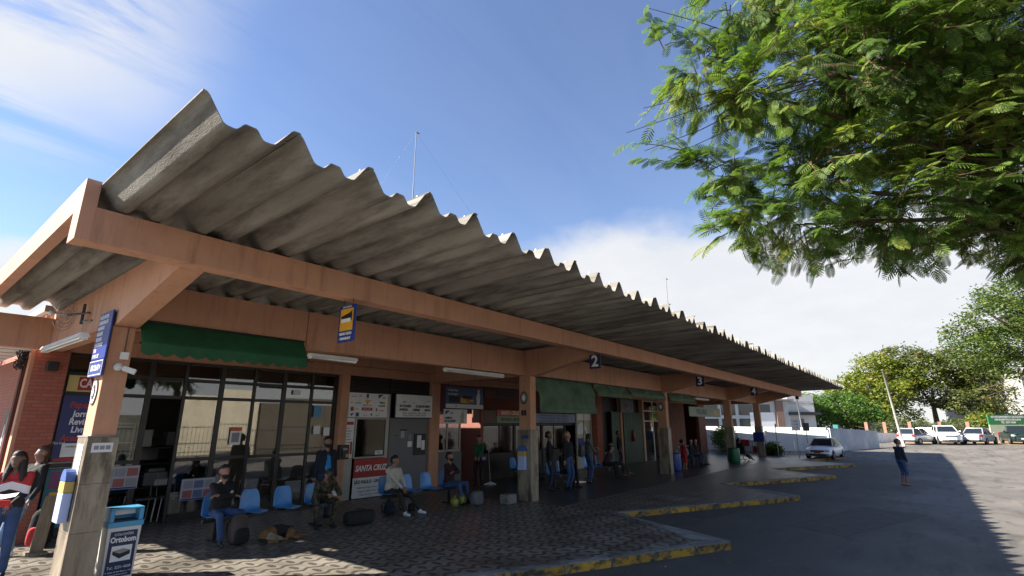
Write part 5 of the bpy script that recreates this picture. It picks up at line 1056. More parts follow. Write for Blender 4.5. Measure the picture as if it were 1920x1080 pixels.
person('seated person in black behind the standing men', (17.9, 11.35, FL), 0, 'sit', BLK, BLK, DARK, (.25, .14, .1), voxel=.026)
person('person in bright red clothes standing past the third column', (28.8, 10.7, FL), 60, 'stand', REDC, REDC, TAN, (.25, .13, .09), height=1.30, voxel=.022, pants_len='short')
person('seated person in grey top among the far seats', (30.5, 11.25, FL), 10, 'sit', GREYC, JEAND, DARK, (.25, .14, .1), voxel=.028)
person('seated person in black among the far seats', (31.9, 11.25, FL), 0, 'sit', BLK, JEAND, DARK, (.25, .14, .1), voxel=.028)
person('seated person in dark top and pale trousers among the far seats', (32.7, 11.25, FL), -5, 'sit', BLK, GREYC, DARK, (.3, .17, .12), voxel=.028)
person('silhouetted person lounging with outstretched legs by the fourth column', (37.6, 9.95, FL), 68, 'sit', BLK, BLK, DARK, (.1, .06, .05), lean=-14, feet=[(-.1, -.75, 0), (.12, -.82, 0)], voxel=.028)
t = thing('wheelchair', 'small dark wheeled chair of the lounging person', 'chair', (37.6, 9.95, FL), R(68)); MB().box(-.25, .25, -.2, .25, .44, .48).build('seat', DARK, t); MB().box(-.25, .25, .24, .28, .48, 1.0).build('backrest', DARK, t); MB().tube([(0, .02, .44), (0, .02, .12)], .03, 8).build('stem', GREY, t)
for a in range(5): MB().tube([(0, .02, .12), (.28*math.cos(a*1.257), .02+.28*math.sin(a*1.257), .06)], .018, 6).build('leg', DARK, t); MB().ell((.28*math.cos(a*1.257), .02+.28*math.sin(a*1.257), .035), (.035, .035, .035), 8, 6).build('castor', DARK, t)
# man out on the road
person('man standing out on the shaded road in navy jacket, grey shirt and denim shorts', (28.4, 1.15, .0), 40, 'stand', GREYC, JEAN, TAN, (.16, .085, .055), jacket=NAVC, height=1.76, scale=1.04, build=1.08, pants_len='short', head=(8, -15), hands=[(-.30, -.05, .80), (.08, -.26, 1.42)], elbow=[(-.7, .8, -.3), (.9, -.2, -.8)], voxel=.018)
# dog asleep, curled up
def dog():
    t = thing('dog', 'tan and black dog curled up asleep on the tiles', 'dog', (6.22, 11.12, FL), R(8)); c = []
    A = lambda p0, r0, p1, r1, tg: c.append((p0, r0, p1, r1, tg))
    A((-.26, .02, .11), .125, (-.10, .08, .13), .13, 'tan'); A((-.10, .08, .13), .13, (.10, .09, .13), .125, 'black'); A((.10, .09, .13), .125, (.22, .02, .11), .11, 'black'); A((-.26, .02, .11), .12, (-.20, -.10, .08), .085, 'pale')
    A((.22, .02, .13), .085, (.20, -.10, .12), .065, 'tan'); A((.20, -.10, .12), .072, (.12, -.14, .085), .058, 'tan'); A((.12, -.14, .08), .05, (.03, -.16, .055), .03, 'tan'); A((.03, -.16, .055), .032, (.005, -.165, .05), .028, 'black')
    A((.24, -.07, .17), .024, (.27, -.05, .21), .012, 'black'); A((.18, -.05, .18), .024, (.19, .0, .22), .012, 'black')
    A((.22, -.08, .05), .042, (.36, -.15, .035), .028, 'tan'); A((.36, -.15, .035), .028, (.48, -.17, .03), .026, 'tan'); A((.15, -.12, .045), .04, (.28, -.24, .03), .026, 'tan')
    A((-.20, -.10, .08), .075, (-.06, -.14, .05), .04, 'pale'); A((-.06, -.14, .04), .03, (.04, -.20, .028), .024, 'tan'); A((-.36, .0, .06), .035, (-.34, -.16, .035), .028, 'black'); A((-.34, -.16, .035), .028, (-.18, -.24, .028), .018, 'tan')
    me = remeshed(c, .012, 3)
    fur = lambda n, a: mat(n, a, .95, .35, 30, .6, 120)
    for m in (fur('tan_fur', (.19, .105, .04)), fur('black_fur', (.016, .014, .013)), fur('pale_fur', (.25, .19, .13))): me.materials.append(m)
    assign(me, c, ['tan', 'black', 'pale'])
    o = bpy.data.objects.new('body', me); col.objects.link(o); o.parent = t; t.scale = (1.12,)*3
dog()
# ------------------------------------------------------------------ cars
TYRE = flat('tyre', (.015, .015, .016), .85); RIM = flat('alloy_rim', (.38, .38, .40), .35, metallic=.7)
CGL = flat('car_glass', (.015, .02, .026), .08, var=0, spec=.8); LAMP = flat('head_lamp', (.62, .64, .68), .12); TAIL = flat('tail_lamp', (.38, .015, .02), .2); PLATE = flat('plate_grey', (.45, .45, .45), .5); RPLATE = flat('plate_red', (.42, .03, .03), .5)
def car(label, loc, heading, paint, kind='sedan', plate=PLATE):
    """local frame: nose towards +X"""
    t = thing('parked_car', label, 'car', loc, heading, 'cars parked around the station yard')
    L, W, H, hood, belt = {'sedan': (4.35, 1.74, 1.47, .80, .92), 'hatch': (3.80, 1.66, 1.46, .84, .94), 'suv': (4.20, 1.80, 1.68, 1.02, 1.10), 'pickup': (4.6, 1.74, 1.62, 1.0, 1.08)}[kind]
    # station list: x from tail to nose, deck height, half width
    if kind == 'sedan': dk = [(-.5, .70, .86), (-.485, .86, .94), (-.44, .95, .98), (-.33, 1.0, 1.0), (-.2, belt, 1.0), (0, belt, 1.0), (.2, belt*.985, 1.0), (.30, hood*1.12, .99), (.40, hood*1.0, .95), (.465, hood*.88, .88), (.495, hood*.70, .78)]
    elif kind == 'hatch': dk = [(-.5, .66, .88), (-.485, .90, .95), (-.45, belt, .98), (-.3, belt, 1.0), (0, belt, 1.0), (.2, belt*.98, 1.0), (.30, hood*1.08, .99), (.40, hood, .95), (.465, hood*.88, .88), (.495, hood*.68, .8)]
    else: dk = [(-.5, .8, .90), (-.485, 1.02, .96), (-.45, belt, .98), (-.3, belt, 1.0), (0, belt, 1.0), (.16, belt*.99, 1.0), (.28, hood*1.05, .99), (.40, hood, .96), (.465, hood*.92, .9), (.497, hood*.72, .82)]
    k = MB(); sect = []
    for (fx, z, wf) in dk:
        w_ = W/2*wf; lo = .20 if abs(fx) < .45 else .26
        sect.append([(fx*L, -w_*.92, lo), (fx*L, -w_*.985, lo+.14), (fx*L, -w_, (lo+z)*.5+.03), (fx*L, -w_*.965, z-.10), (fx*L, -w_*.86, z-.015), (fx*L, 0, z+.012), (fx*L, w_*.86, z-.015), (fx*L, w_*.965, z-.10), (fx*L, w_, (lo+z)*.5+.03), (fx*L, w_*.985, lo+.14), (fx*L, w_*.92, lo)])
    n = len(sect[0])
    for s_ in sect: k.v += s_
    for j in range(len(sect)-1):
        for i in range(n): q = (i+1) % n; k.f.append((j*n+i, (j+1)*n+i, (j+1)*n+q, j*n+q)); k.mi.append(0)
    k.f.append(tuple(range(n))); k.f.append(tuple((len(sect)-1)*n+i for i in range(n))[::-1]); k.mi += [0, 0]
    body = k.build('body', paint, t, smooth=True, weld=True)
    md = body.modifiers.new('s', 'SUBSURF'); md.levels = md.render_levels = 1
    # greenhouse
    x0, x1, xr0, xr1 = {'sedan': (-.40*L, .225*L, -.22*L, .04*L), 'hatch': (-.475*L, .225*L, -.38*L, .04*L), 'suv': (-.475*L, .20*L, -.41*L, .035*L), 'pickup': (-.06*L, .20*L, -.03*L, .08*L)}[kind]
    wb, wt = W/2*.90, W/2*.70; zb = belt-.02; zt = H-.05
    g = MB(); P = lambda x, y, z: (x, y, z)
    bot = [P(x0, -wb, zb), P(x1, -wb, zb), P(x1, wb, zb), P(x0, wb, zb)]; topp = [P(xr0, -wt, zt), P(xr1, -wt, zt), P(xr1, wt, zt), P(xr0, wt, zt)]
    for i in range(4): j = (i+1) % 4; g.quad(bot[i], bot[j], topp[j], topp[i])
    g.build('pillars', paint, t, weld=True)
    rf = MB(); rf.box(xr0-.02, xr1+.02, -wt-.01, wt+.01, zt, zt+.05); rf.build('roof', paint, t, bevel=.022, smooth=True)
    def pane(a, b, c, d, nm, inset=.10, out=.006):
        a, b, c, d = map(Vector, (a, b, c, d)); ce = (a+b+c+d)/4; nn = (b-a).cross(d-a).normalized(); m_ = MB(); ps = [p.lerp(ce, inset)+nn*out for p in (a, b, c, d)]; m_.quad(*ps); m_.build(nm, CGL, t)
    pane(bot[1], bot[2], topp[2], topp[1], 'windscreen', .09); pane(bot[3], bot[0], topp[0], topp[3], 'rear_window', .11)
    for s_ in (0, 1):
        A, B, C_, D = (bot[0], bot[1], topp[1], topp[0]) if s_ == 0 else (bot[2], bot[3], topp[3], topp[2]); A, B, C_, D = map(Vector, (A, B, C_, D))
        for f0, f1 in ((0, .47), (.53, 1)): pane(A.lerp(B, f0), A.lerp(B, f1), D.lerp(C_, f1), D.lerp(C_, f0), 'side_window', .08)
    r = .31 if kind in ('sedan', 'hatch') else .36
    for fx in (-.30, .315):
        for s_ in (-1, 1):
            wc_ = Vector((fx*L, s_*(W/2-.09), r)); Mr = Matrix.Rotation(math.pi/2, 3, 'X')
            ww = thing('x', '', '') if False else None
            ty = MB().lathe([(r*.60, -.095), (r*.92, -.10), (r, -.07), (r, .07), (r*.92, .10), (r*.60, .095)], tuple(wc_), 24, Mr).build('tyre', TYRE, t, smooth=True)
            MB().lathe([(0, s_*-.085), (r*.2, s_*-.088), (r*.55, s_*-.07), (r*.64, s_*-.092)], tuple(wc_), 20, Mr).build('rim', RIM, ty, smooth=True)
            MB().lathe([(0, .0), (r*1.16, .0), (r*1.16, .01), (0, .01)], (wc_.x, s_*(W/2-.015)+(.0 if s_ > 0 else .01), r+.02), 24, Mr).build('wheel_arch', DARK, ty)
    zl = hood*.80
    for s_ in (-1, 1):
        MB().box(L*.435, L*.487, s_*W*.36-.16, s_*W*.36+.16, zl-.085, zl+.055).build('headlight', LAMP, t, bevel=.03, smooth=True)
        tz = .80 if kind in ('sedan', 'hatch') else .95
        MB().box(-L*.502, -L*.46, s_*W*.395-.13, s_*W*.395+.09, tz-.10, tz+.10).build('tail_light', TAIL, t, bevel=.025, smooth=True)
        MB().box(x1-.32, x1-.16, s_*(W/2+.06)-.07, s_*(W/2+.06)+.07, belt-.0, belt+.13).build('mirror', paint, t, bevel=.03, smooth=True)
        MB().box(L*.46, L*.492, s_*W*.34-.09, s_*W*.34+.09, .34, .42).build('fog_lamp', DARK, t, bevel=.01)
    MB().box(L*.478, L*.499, -.42, .42, zl-.10, zl+.02).build('grille', DARK, t, bevel=.012); MB().box(L*.47, L*.497, -.52, .52, .28, .42).build('air_intake', DARK, t, bevel=.012)
    MB().box(L*.494, L*.503, -.20, .20, .45, .57).build('number_plate', plate, t); MB().box(-L*.506, -L*.497, -.20, .20, .62, .74).build('number_plate', plate, t)
    MB().box(-L*.505, -L*.47, -W*.46, W*.46, .28, .42).build('bumper', DARK, t, bevel=.02)
    if kind in ('suv',):
        for s_ in (-1, 1): MB().tube([(xr0+.1, s_*wt*.9, zt+.09), (xr1-.1, s_*wt*.9, zt+.09)], .018, 6).build('roof_rail', GREY, t)
    return t
cp_ = lambda n, c, r=.22, **k: mat(n, c, r, .03, 2, spec=.6, **k)
CW_ = cp_('car_white', (.80, .80, .81)); CS = cp_('car_silver', (.42, .43, .45), .3, metallic=.3); CD = cp_('car_dark_green', (.012, .028, .024)); CB = cp_('car_dark_blue', (.02, .025, .04))
def face_to(x, y, off=0): return math.atan2(-y, -x) + R(off)
car('white taxi sedan with red plate parked past the last platform tip', (45.3, 6.25, gz(45.3)), face_to(45.3, 6.2, -13), CW_, 'sedan', RPLATE)
car('silver hatchback seen from behind beside the leaning pole', (63.0, .95, gz(63)), face_to(62.8, 1, 180-28), CS, 'hatch')
car('white compact off-roader facing the yard between two silver cars', (64.2, -1.2, gz(64.2)), face_to(64, -1.2, 10), CW_, 'suv')
car('silver sedan seen from behind beside the white off-roader', (66.0, -3.6, gz(66)), face_to(65.7, -3.6, 180-14), CS, 'sedan')
car('dark green pickup facing the yard under the green billboard', (68.2, -6.35, gz(68.2)), face_to(67.7, -6.2, 12), CD, 'pickup')
car('dark blue car half hidden behind the silver hatchback', (69.6, -.55, gz(69.6)), face_to(69, -.3, 70), CB, 'hatch')
# ------------------------------------------------------------------ walls, poles, signs, buildings beyond
WW = mat('whitewashed_wall', (.80, .80, .78), .8, .05, 1.2, .1, 10, stain=((.55, .54, .50), 1.4, (1, 1, .4), .58, .8)); GW = mat('grey_washed_wall', (.42, .44, .45), .85, .12, .8, .1, 10, stain=((.62, .62, .6), 1.0, (1, 1, .5), .5, .7))
def wall_run(pts, h0, h1, th, m, label, name='boundary_wall', cat='wall', base=None, panel=2.6):
    t = thing(name, label, cat, (pts[0][0], pts[0][1], 0)); t.location = (0, 0, 0)
    for (x0, y0), (x1, y1) in zip(pts, pts[1:]):
        d = Vector((x1-x0, y1-y0, 0)); n = max(1, round(d.length/panel)); nrm = Vector((-d.y, d.x, 0)).normalized()*th/2
        for q in range(n):
            a, b = q/n, (q+1)/n-.0025; A, B = Vector((x0, y0, 0))+d*a, Vector((x0, y0, 0))+d*b; za, zb = gz(A.x)-.1, gz(B.x)-.1; ha, hb = h0+(h1-h0)*a, h0+(h1-h0)*b
            k = MB(); k.v = [tuple(A-nrm+Vector((0, 0, za))), tuple(B-nrm+Vector((0, 0, zb))), tuple(B+nrm+Vector((0, 0, zb))), tuple(A+nrm+Vector((0, 0, za))), tuple(A-nrm+Vector((0, 0, ha))), tuple(B-nrm+Vector((0, 0, hb))), tuple(B+nrm+Vector((0, 0, hb))), tuple(A+nrm+Vector((0, 0, ha)))]
            k.f = [(3, 2, 1, 0), (4, 5, 6, 7), (0, 1, 5, 4), (1, 2, 6, 5), (2, 3, 7, 6), (3, 0, 4, 7)]; k.mi = [0]*6; k.build('wall_panel', m, t, weld=True)
    return t
wall_run([(49.5, 19), (50.7, 6.65)], 2.35, 2.22, .2, WW, 'bright white boundary wall behind the parked taxi')
wall_run([(50.8, 6.5), (55.6, 3.6)], 2.2, 1.95, .2, GW, 'greyish stained stretch of boundary wall right of the white wall')
wall_run([(58.5, 7.6), (69.2, 2.45)], 1.95, 1.55, .2, WW, 'low white wall further back behind the leaning pole')
def pole_thing(name, label, base, top, r0, r1, m, cat='pole'):
    t = thing(name, label, cat, base); d = Vector(top)-Vector(base); MB().tube([Vector((0, 0, -.3)), d*.5, d], [r0, (r0+r1)/2, r1], 12).build('shaft', m, t, smooth=True); return t, d
CPOLE = mat('pole_concrete', (.30, .285, .255), .9, .15, 2, .2, 20)
t, d = pole_thing('utility_pole', 'leaning concrete utility pole with a white painted foot by the parked cars', (58.3, 1.95, gz(58.3)), (57.9, 2.45, 7.25), .10, .07, CPOLE)
MB().tube([d*.0, d*.19], [.108, .104], 12).build('white_band', WHITE, t, smooth=True); MB().lathe([(0, 0), (.06, 0), (.07, .05), (.03, .1), (0, .1)], (d.x, d.y, d.z), 10).build('insulator', GREY, t)
for j, (z0, z1) in enumerate(((5.4, 5.6), (5.1, 5.2), (4.8, 4.85), (4.5, 4.45))):
    k = MB(); A, B = Vector((58.0, 2.3, z0)), Vector((84, -26, z1+2)); k.tube([A.lerp(B, q/10)-Vector((0, 0, .9*4*(q/10)*(1-q/10))) for q in range(11)], .018, 5); o = k.build('overhead_wire', BLACK); tag(o, 'thin overhead cable running from the leaning pole past the trees', 'cable', 'overhead cables from the leaning pole')
t, d = pole_thing('lamp_post', 'pale steel lamp post rising behind the white wall at the roof end', (52.0, 8.6, 0.3), (51.8, 8.75, 5.6), .07, .05, GREY); MB().box(d.x-.25, d.x+.1, d.y-.1, d.y+.1, d.z-.02, d.z+.1).build('lamp_head', DARK, t, bevel=.02)
def post_sign(x, y, h, w_, hh, m, label, txt=None):
    t = thing('post_sign', label, 'sign', (x, y, gz(x) if x > 47.4 or y < 5 else .15), R(-52)); MB().tube([(0, 0, 0), (0, 0, h)], .03, 8).build('post', GREY, t); MB().box(-w_/2, w_/2, -.05, -.03, h-hh, h).build('plate', m, t, bevel=.004)
    if txt:
        for q, s_ in enumerate(txt): text(s_, .15, (0, -.056, h-.2-q*.22), INK, t)
post_sign(43.4, 9.0, 2.4, .1, .3, GREY, 'bare thin sign post by the shrub at the platform end'); post_sign(43.2, 7.6, 2.75, .62, .85, PAPER, 'white notice sign on a tall post near the taxi', ('PARE', 'TÁXI', 'P 30')); post_sign(46.3, 7.45, 2.45, .5, .6, INK, 'dark square sign seen from behind near the taxi')
sb = thing('teal_box', 'small teal box standing on the boundary wall', 'box', (59.0, 6.9, 1.85)); MB().box(-.5, .5, -.2, .2, 0, .6).build('box', flat('teal', (.03, .22, .19), .6), sb, bevel=.03)
# pale office block behind the white wall
OB = thing('office_building', 'pale glass and brick office building behind the white wall', 'building'); OW = mat('office_pale', (.45, .45, .44), .7, .1, .5); OBR = mat('office_brick', (.20, .12, .09), .8, .1, 2)
Mo = Matrix.Translation((63.5, 16.6, .5)) @ Matrix.Rotation(R(-52), 4, 'Z')
def ob(x0, x1, y0, y1, z0, z1, m, nm, par=OB): return MB().box(x0, x1, y0, y1, z0, z1, Mo).build(nm, m, par)
ob(-9, 5.6, 0, 9, 0, 4.6, OW, 'wall'); ob(4.0, 4.8, -.3, 0, 0, 4.9, OBR, 'brick_strip'); ob(-9.3, 6.0, -.5, 9.2, 4.62, 4.8, GREY, 'roof'); ob(5.62, 8.6, .2, 7, 0, 5.3, OW, 'side_block'); ob(5.5, 9.0, -.25, .15, 3.0, 3.35, DARK, 'canopy')
for q in range(6): wf = ob(-8.2+q*2, -6.6+q*2, -.06, -.01, 1.2, 2.6, BLACK, 'window_frame'); ob(-8.1+q*2, -6.7+q*2, -.085, -.065, 1.3, 2.5, CGL, 'window_pane', wf); ob(-8.2+q*2, -6.6+q*2, -.05, -.01, 3.0, 4.2, CGL, 'upper_window')
ob(6.1, 7.2, .12, .18, .2, 2.6, CGL, 'door_pane'); ob(1.0, 3.8, -.12, -.03, 1.6, 3.3, WHITE, 'white_board')
for q in range(6): p = Mo @ Vector((-4.5+q*.7, -.2, 4.35)); text('BANCO'[q % 5], .5, tuple(p), WHITE, OB, (math.pi/2, 0, R(-52)))
p = Mo @ Vector((7.1, .17, 4.4)); text('COMERCIAL', .5, tuple(p), INKG, OB, (math.pi/2, 0, R(-52)))
# old concrete shed at the right and the billboard
SHD = thing('concrete_shed', 'tall old pale concrete warehouse beyond the billboard', 'building'); SC = mat('old_concrete', (.33, .32, .29), .9, .12, .7, .2, 8, stain=((.20, .17, .12), 1.2, (1, 1, .4), .5, .75)); SCP = mat('old_concrete_pale', (.30, .30, .285), .9, .06, .7)
Ms = Matrix.Translation((85.5, -9.6, .8)) @ Matrix.Rotation(R(-52), 4, 'Z')
def shd(x0, x1, y0, y1, z0, z1, m, nm): return MB().box(x0, x1, y0, y1, z0, z1, Ms).build(nm, m, SHD)
shd(0, 3.4, 0, 12, 0, 7.6, SCP, 'gable_wall'); shd(3.5, 24, -.5, 12, 0, 8.4, SC, 'wall'); shd(3.42, 3.75, -.8, 0, 0, 8.0, SC, 'pilaster'); shd(3.8, 24, -.8, -.5, 4.6, 5.0, SC, 'string_course'); shd(3.8, 24, -.9, -.4, 8.4, 8.8, SC, 'cornice')
for q in range(5): shd(4.6+q*3.4, 6.0+q*3.4, -.56, -.505, 5.5, 7.4, DARK, 'window'); shd(4.4+q*3.4, 6.2+q*3.4, -.7, -.505, 5.3, 5.46, SC, 'window_sill')
BBD = thing('billboard', 'green billboard with white lettering above the parked cars', 'billboard'); Mb = Matrix.Translation((73.6, -5.0, .7)) @ Matrix.Rotation(R(-50), 4, 'Z')
MB().box(0, 4.2, -.05, .05, 1.75, 2.75, Mb).build('panel', GRN, BBD); MB().box(0, 4.2, -.05, .05, .9, 1.742, Mb).build('lower_panel', flat('billboard_pale', (.45, .52, .36), .6), BBD)
for q, s_ in enumerate(('ESTACIONAMENTO ROTATIVO', 'MENSALISTAS E AVULSOS', 'TEL. 3231-2200')): text(s_, .26, tuple(Mb @ Vector((2.1, -.06, 2.52-q*.27))), PAPER, BBD, (math.pi/2, 0, R(-50)), xs=.95, bold=.01)
for x in (.3, 3.9): MB().box(x-.06, x+.06, .06, .14, -.3, 2.6, Mb).build('post', CPOLE, BBD)
# fence of brick posts with mesh between
FNC = thing('lot_fence', 'wire fence with rust-red brick posts behind the parked cars', 'fence'); FP = [(66.9, 5.1), (68.3, 3.6), (69.9, 1.5), (71.9, -1.0), (73.4, -3.3)]
for x, y in FP: MB().box(x-.14, x+.14, y-.14, y+.14, gz(x)-.2, gz(x)+2.0).build('post', mat('fence_brick', (.33, .17, .12), .85, .2, 3), FNC)
for (a, b), (c, e_) in zip(FP, FP[1:]):
    k = MB()
    for q in range(9): k.tube([(a, b, gz(a)+.3+q*.2), (c, e_, gz(c)+.3+q*.2)], .008, 4)
    for q in range(1, 14): x, y = a+(c-a)*q/14, b+(e_-b)*q/14; k.tube([(x, y, gz(x)+.2), (x, y, gz(x)+1.95)], .008, 4)
    k.build('wire_mesh', GREY, FNC)
LW = wall_run([(74.0, -3.6), (76.5, -6.8)], 2.1, 2.1, .2, mat('pink_wall', (.62, .50, .44), .85, .2, 1.5), 'pale pinkish wall stub beside the billboard')
# low fence and planting at the platform end
PF = thing('platform_railing', 'dark steel picket railing at the end of the platform', 'railing'); 
for q in range(26): MB().tube([(46.9, 9.6+q*.2, .15), (46.9, 9.6+q*.2, 1.15)], .014, 5).build('picket', BLACK, PF)
for z in (.3, 1.1): MB().tube([(46.9, 9.5, z), (46.9, 14.8, z)], .02, 6).build('rail', BLACK, PF)
for q, (y, z, m) in enumerate(((11.2, .15, RED), (11.9, .15, PAPER), (12.6, .15, BLUE), (11.5, .72, PAPER), (12.2, .72, RED), (12.9, .72, BLUE))): tag(MB().box(48.0, 48.6, y, y+.62, z, z+.55).build('crate', m, None, bevel=.02), ['red crate at the bottom of the stack behind the railing', 'white crate in the bottom row behind the railing', 'blue crate in the bottom row behind the railing', 'white crate on top of the red one behind the railing', 'red crate on top of the stack behind the railing', 'blue crate on top of the stack behind the railing'][q], 'crate', 'crates behind the platform railing')
# wall with fence across the road (mirrored in the shop glass)
wall_run([(17.0, -17), (22.9, -17)], 5.2, 5.2, .3, mat('beige_render', (.62, .55, .40), .85, .12, .6, .1, 8, stain=((.40, .34, .24), .8, (1, 1, .5), .52, .75)), 'beige rendered wall across the road behind the camera', panel=6)
wall_run([(-6, -17.4), (16.9, -17.4)], 3.2, 3.2, .3, mat('added_dark_wall', (.10, .10, .08), .9, .3, .8), 'dark wall added across the road behind the camera for the reflections', panel=8)  # this and the next wall are added to give dark reflections
wall_run([(23.0, -17.4), (45, -17.4)], 4.6, 4.6, .3, mat('added_brown_wall', (.095, .08, .06), .85, .15, .6), 'brown wall added across the road behind the camera for the reflections', panel=8)
OF = thing('iron_fence', 'dark iron railing in front of the beige wall across the road', 'fence')
for q in range(80): MB().tube([(6+q*.3, -15.5, 0), (6+q*.3, -15.5, 2.3)], .018, 4).build('bar', BLACK, OF)
for z in (.3, 2.2): MB().tube([(6, -15.5, z), (30, -15.5, z)], .03, 5).build('rail', BLACK, OF)
# ------------------------------------------------------------------ trees
def leaf_mat(name, c1, c2, c3=None, tr=.35):
    m = bpy.data.materials.new(name); m.use_nodes = True; MATS[name] = m; nt = m.node_tree; N = nt.nodes; L = nt.links; N.clear()
    o = N.new('ShaderNodeOutputMaterial'); g = N.new('ShaderNodeNewGeometry'); r = N.new('ShaderNodeValToRGB'); e = r.color_ramp.elements; e[0].color = (*c1, 1); e[1].color = (*c2, 1); e[0].position = .1; e[1].position = .8
    if c3: x = e.new(.97); x.color = (*c3, 1)
    tc = N.new('ShaderNodeTexCoord'); n = N.new('ShaderNodeTexNoise'); n.inputs['Scale'].default_value = .9; n.inputs['Detail'].default_value = 4; L.new(tc.outputs['Object'], n.inputs['Vector'])
    a = N.new('ShaderNodeMath'); a.operation = 'MULTIPLY_ADD'; L.new(g.outputs['Random Per Island'], a.inputs[0]); a.inputs[1].default_value = .55
    b = N.new('ShaderNodeMath'); b.operation = 'MULTIPLY_ADD'; L.new(n.outputs['Fac'], b.inputs[0]); b.inputs[1].default_value = 1.5; b.inputs[2].default_value = -.5; L.new(b.outputs[0], a.inputs[2])
    L.new(a.outputs[0], r.inputs[0])
    d = N.new('ShaderNodeBsdfPrincipled'); d.inputs['Roughness'].default_value = .55; L.new(r.outputs[0], d.inputs['Base Color']); d.inputs['Specular IOR Level'].default_value = .35
    t = N.new('ShaderNodeBsdfTranslucent'); hs = N.new('ShaderNodeHueSaturation'); hs.inputs['Value'].default_value = 1.5; hs.inputs['Saturation'].default_value = 1.1; L.new(r.outputs[0], hs.inputs['Color']); L.new(hs.outputs[0], t.inputs['Color'])
    mx = N.new('ShaderNodeMixShader'); mx.inputs[0].default_value = tr; L.new(d.outputs[0], mx.inputs[1]); L.new(t.outputs[0], mx.inputs[2]); L.new(mx.outputs[0], o.inputs[0]); return m
BARK = mat('bark', (.09, .065, .045), .95, .3, 6, .6, 25, stretch=(1, 1, .3))
def np_mesh(name, V, F, m):
    me = bpy.data.meshes.new(name); nv, nf = len(V), len(F); k = F.shape[1]; me.vertices.add(nv); me.vertices.foreach_set('co', V.astype(np.float32).ravel()); me.loops.add(nf*k); me.loops.foreach_set('vertex_index', F.astype(np.int32).ravel())
    me.polygons.add(nf); me.polygons.foreach_set('loop_start', np.arange(0, nf*k, k, dtype=np.int32)); me.polygons.foreach_set('loop_total', np.full(nf, k, dtype=np.int32)); me.update(calc_edges=True); me.materials.append(m); return me
def crown_pts(rng, blobs, n):
    vol = np.array([b[3]*b[4]*b[5] for b in blobs]); cnt = rng.multinomial(n, vol/vol.sum()); out = []; nr = []
    for b, c in zip(blobs, cnt):
        d = rng.normal(size=(c, 3)); d /= np.linalg.norm(d, axis=1)[:, None]; r = rng.uniform(.35, 1, c)**.45
        out.append(np.array(b[:3])+d*r[:, None]*np.array(b[3:6])); nr.append(d)
    return np.concatenate(out), np.concatenate(nr)
def far_tree(name, label, base, h_trunk, blobs, n_clump, leaf, m, seed, clump=.55, per=26, trunk_r=.3, group=None, limbs=7, twigs=0):
    """blobs relative to base: ellipsoids that the leaf clumps fill"""
    rng = np.random.default_rng(seed); t = thing(name, label, 'tree', base, 0, group)
    P, D = crown_pts(rng, blobs, n_clump); N_ = len(P)*per
    C = np.repeat(P, per, 0) + rng.normal(size=(N_, 3))*np.array([clump, clump, clump*.55])*.6
    u = rng.normal(size=(N_, 3)); u[:, 2] *= .45; u /= np.linalg.norm(u, axis=1)[:, None]; v = np.cross(u, rng.normal(size=(N_, 3))); v /= np.linalg.norm(v, axis=1)[:, None]
    s = leaf*rng.uniform(.6, 1.3, N_)[:, None]; V = np.stack([C-u*s, C+v*s*.45, C+u*s, C-v*s*.45], 1).reshape(-1, 3); F = np.arange(N_*4).reshape(-1, 4)
    o = bpy.data.objects.new('crown', np_mesh('crown', V, F, m)); col.objects.link(o); o.parent = t
    k = MB(); top = Vector((0, 0, h_trunk)); k.tube([(0, 0, -.4), (rng.normal()*.1, rng.normal()*.1, h_trunk*.5), top], [trunk_r*1.25, trunk_r, trunk_r*.75], 10); k.build('trunk', BARK, t, smooth=True)
    k = MB()
    for i in range(limbs):
        b = blobs[i % len(blobs)]; e = Vector(b[:3])+Vector(rng.normal(size=3)*np.array(b[3:6])*.45); mid = top.lerp(e, .5)+Vector(rng.normal(size=3)*.4); k.tube([top*.9, mid, e], [trunk_r*.55, trunk_r*.3, trunk_r*.08], 7)
        for q in range(3): e2 = e+Vector(rng.normal(size=3)*np.array(b[3:6])*.4); k.tube([mid.lerp(e, .4), mid.lerp(e2, .7), e2], [trunk_r*.2, trunk_r*.12, .02], 5)
    for i in range(twigs):
        b = blobs[rng.integers(len(blobs))]; d = rng.normal(size=3); d[2] = abs(d[2])*.7; d /= np.linalg.norm(d); a = np.array(b[:3])+d*np.array(b[3:6])*.6; e = np.array(b[:3])+d*np.array(b[3:6])*1.12; k.tube([a, (a+e)/2+rng.normal(size=3)*.15, e+rng.normal(size=3)*.2], [.05, .03, .012], 5)
    k.build('limbs', BARK, t, smooth=True); return t
L_DG = leaf_mat('leaf_deep_green', (.035, .08, .015), (.11, .20, .035)); L_YG = leaf_mat('leaf_yellow_green', (.06, .10, .015), (.21, .24, .03), (.40, .24, .05)); L_OL = leaf_mat('leaf_olive', (.035, .06, .015), (.13, .15, .03), (.22, .18, .06)); L_SH = leaf_mat('leaf_shrub', (.04, .07, .015), (.13, .16, .04))
G = lambda x: gz(x)
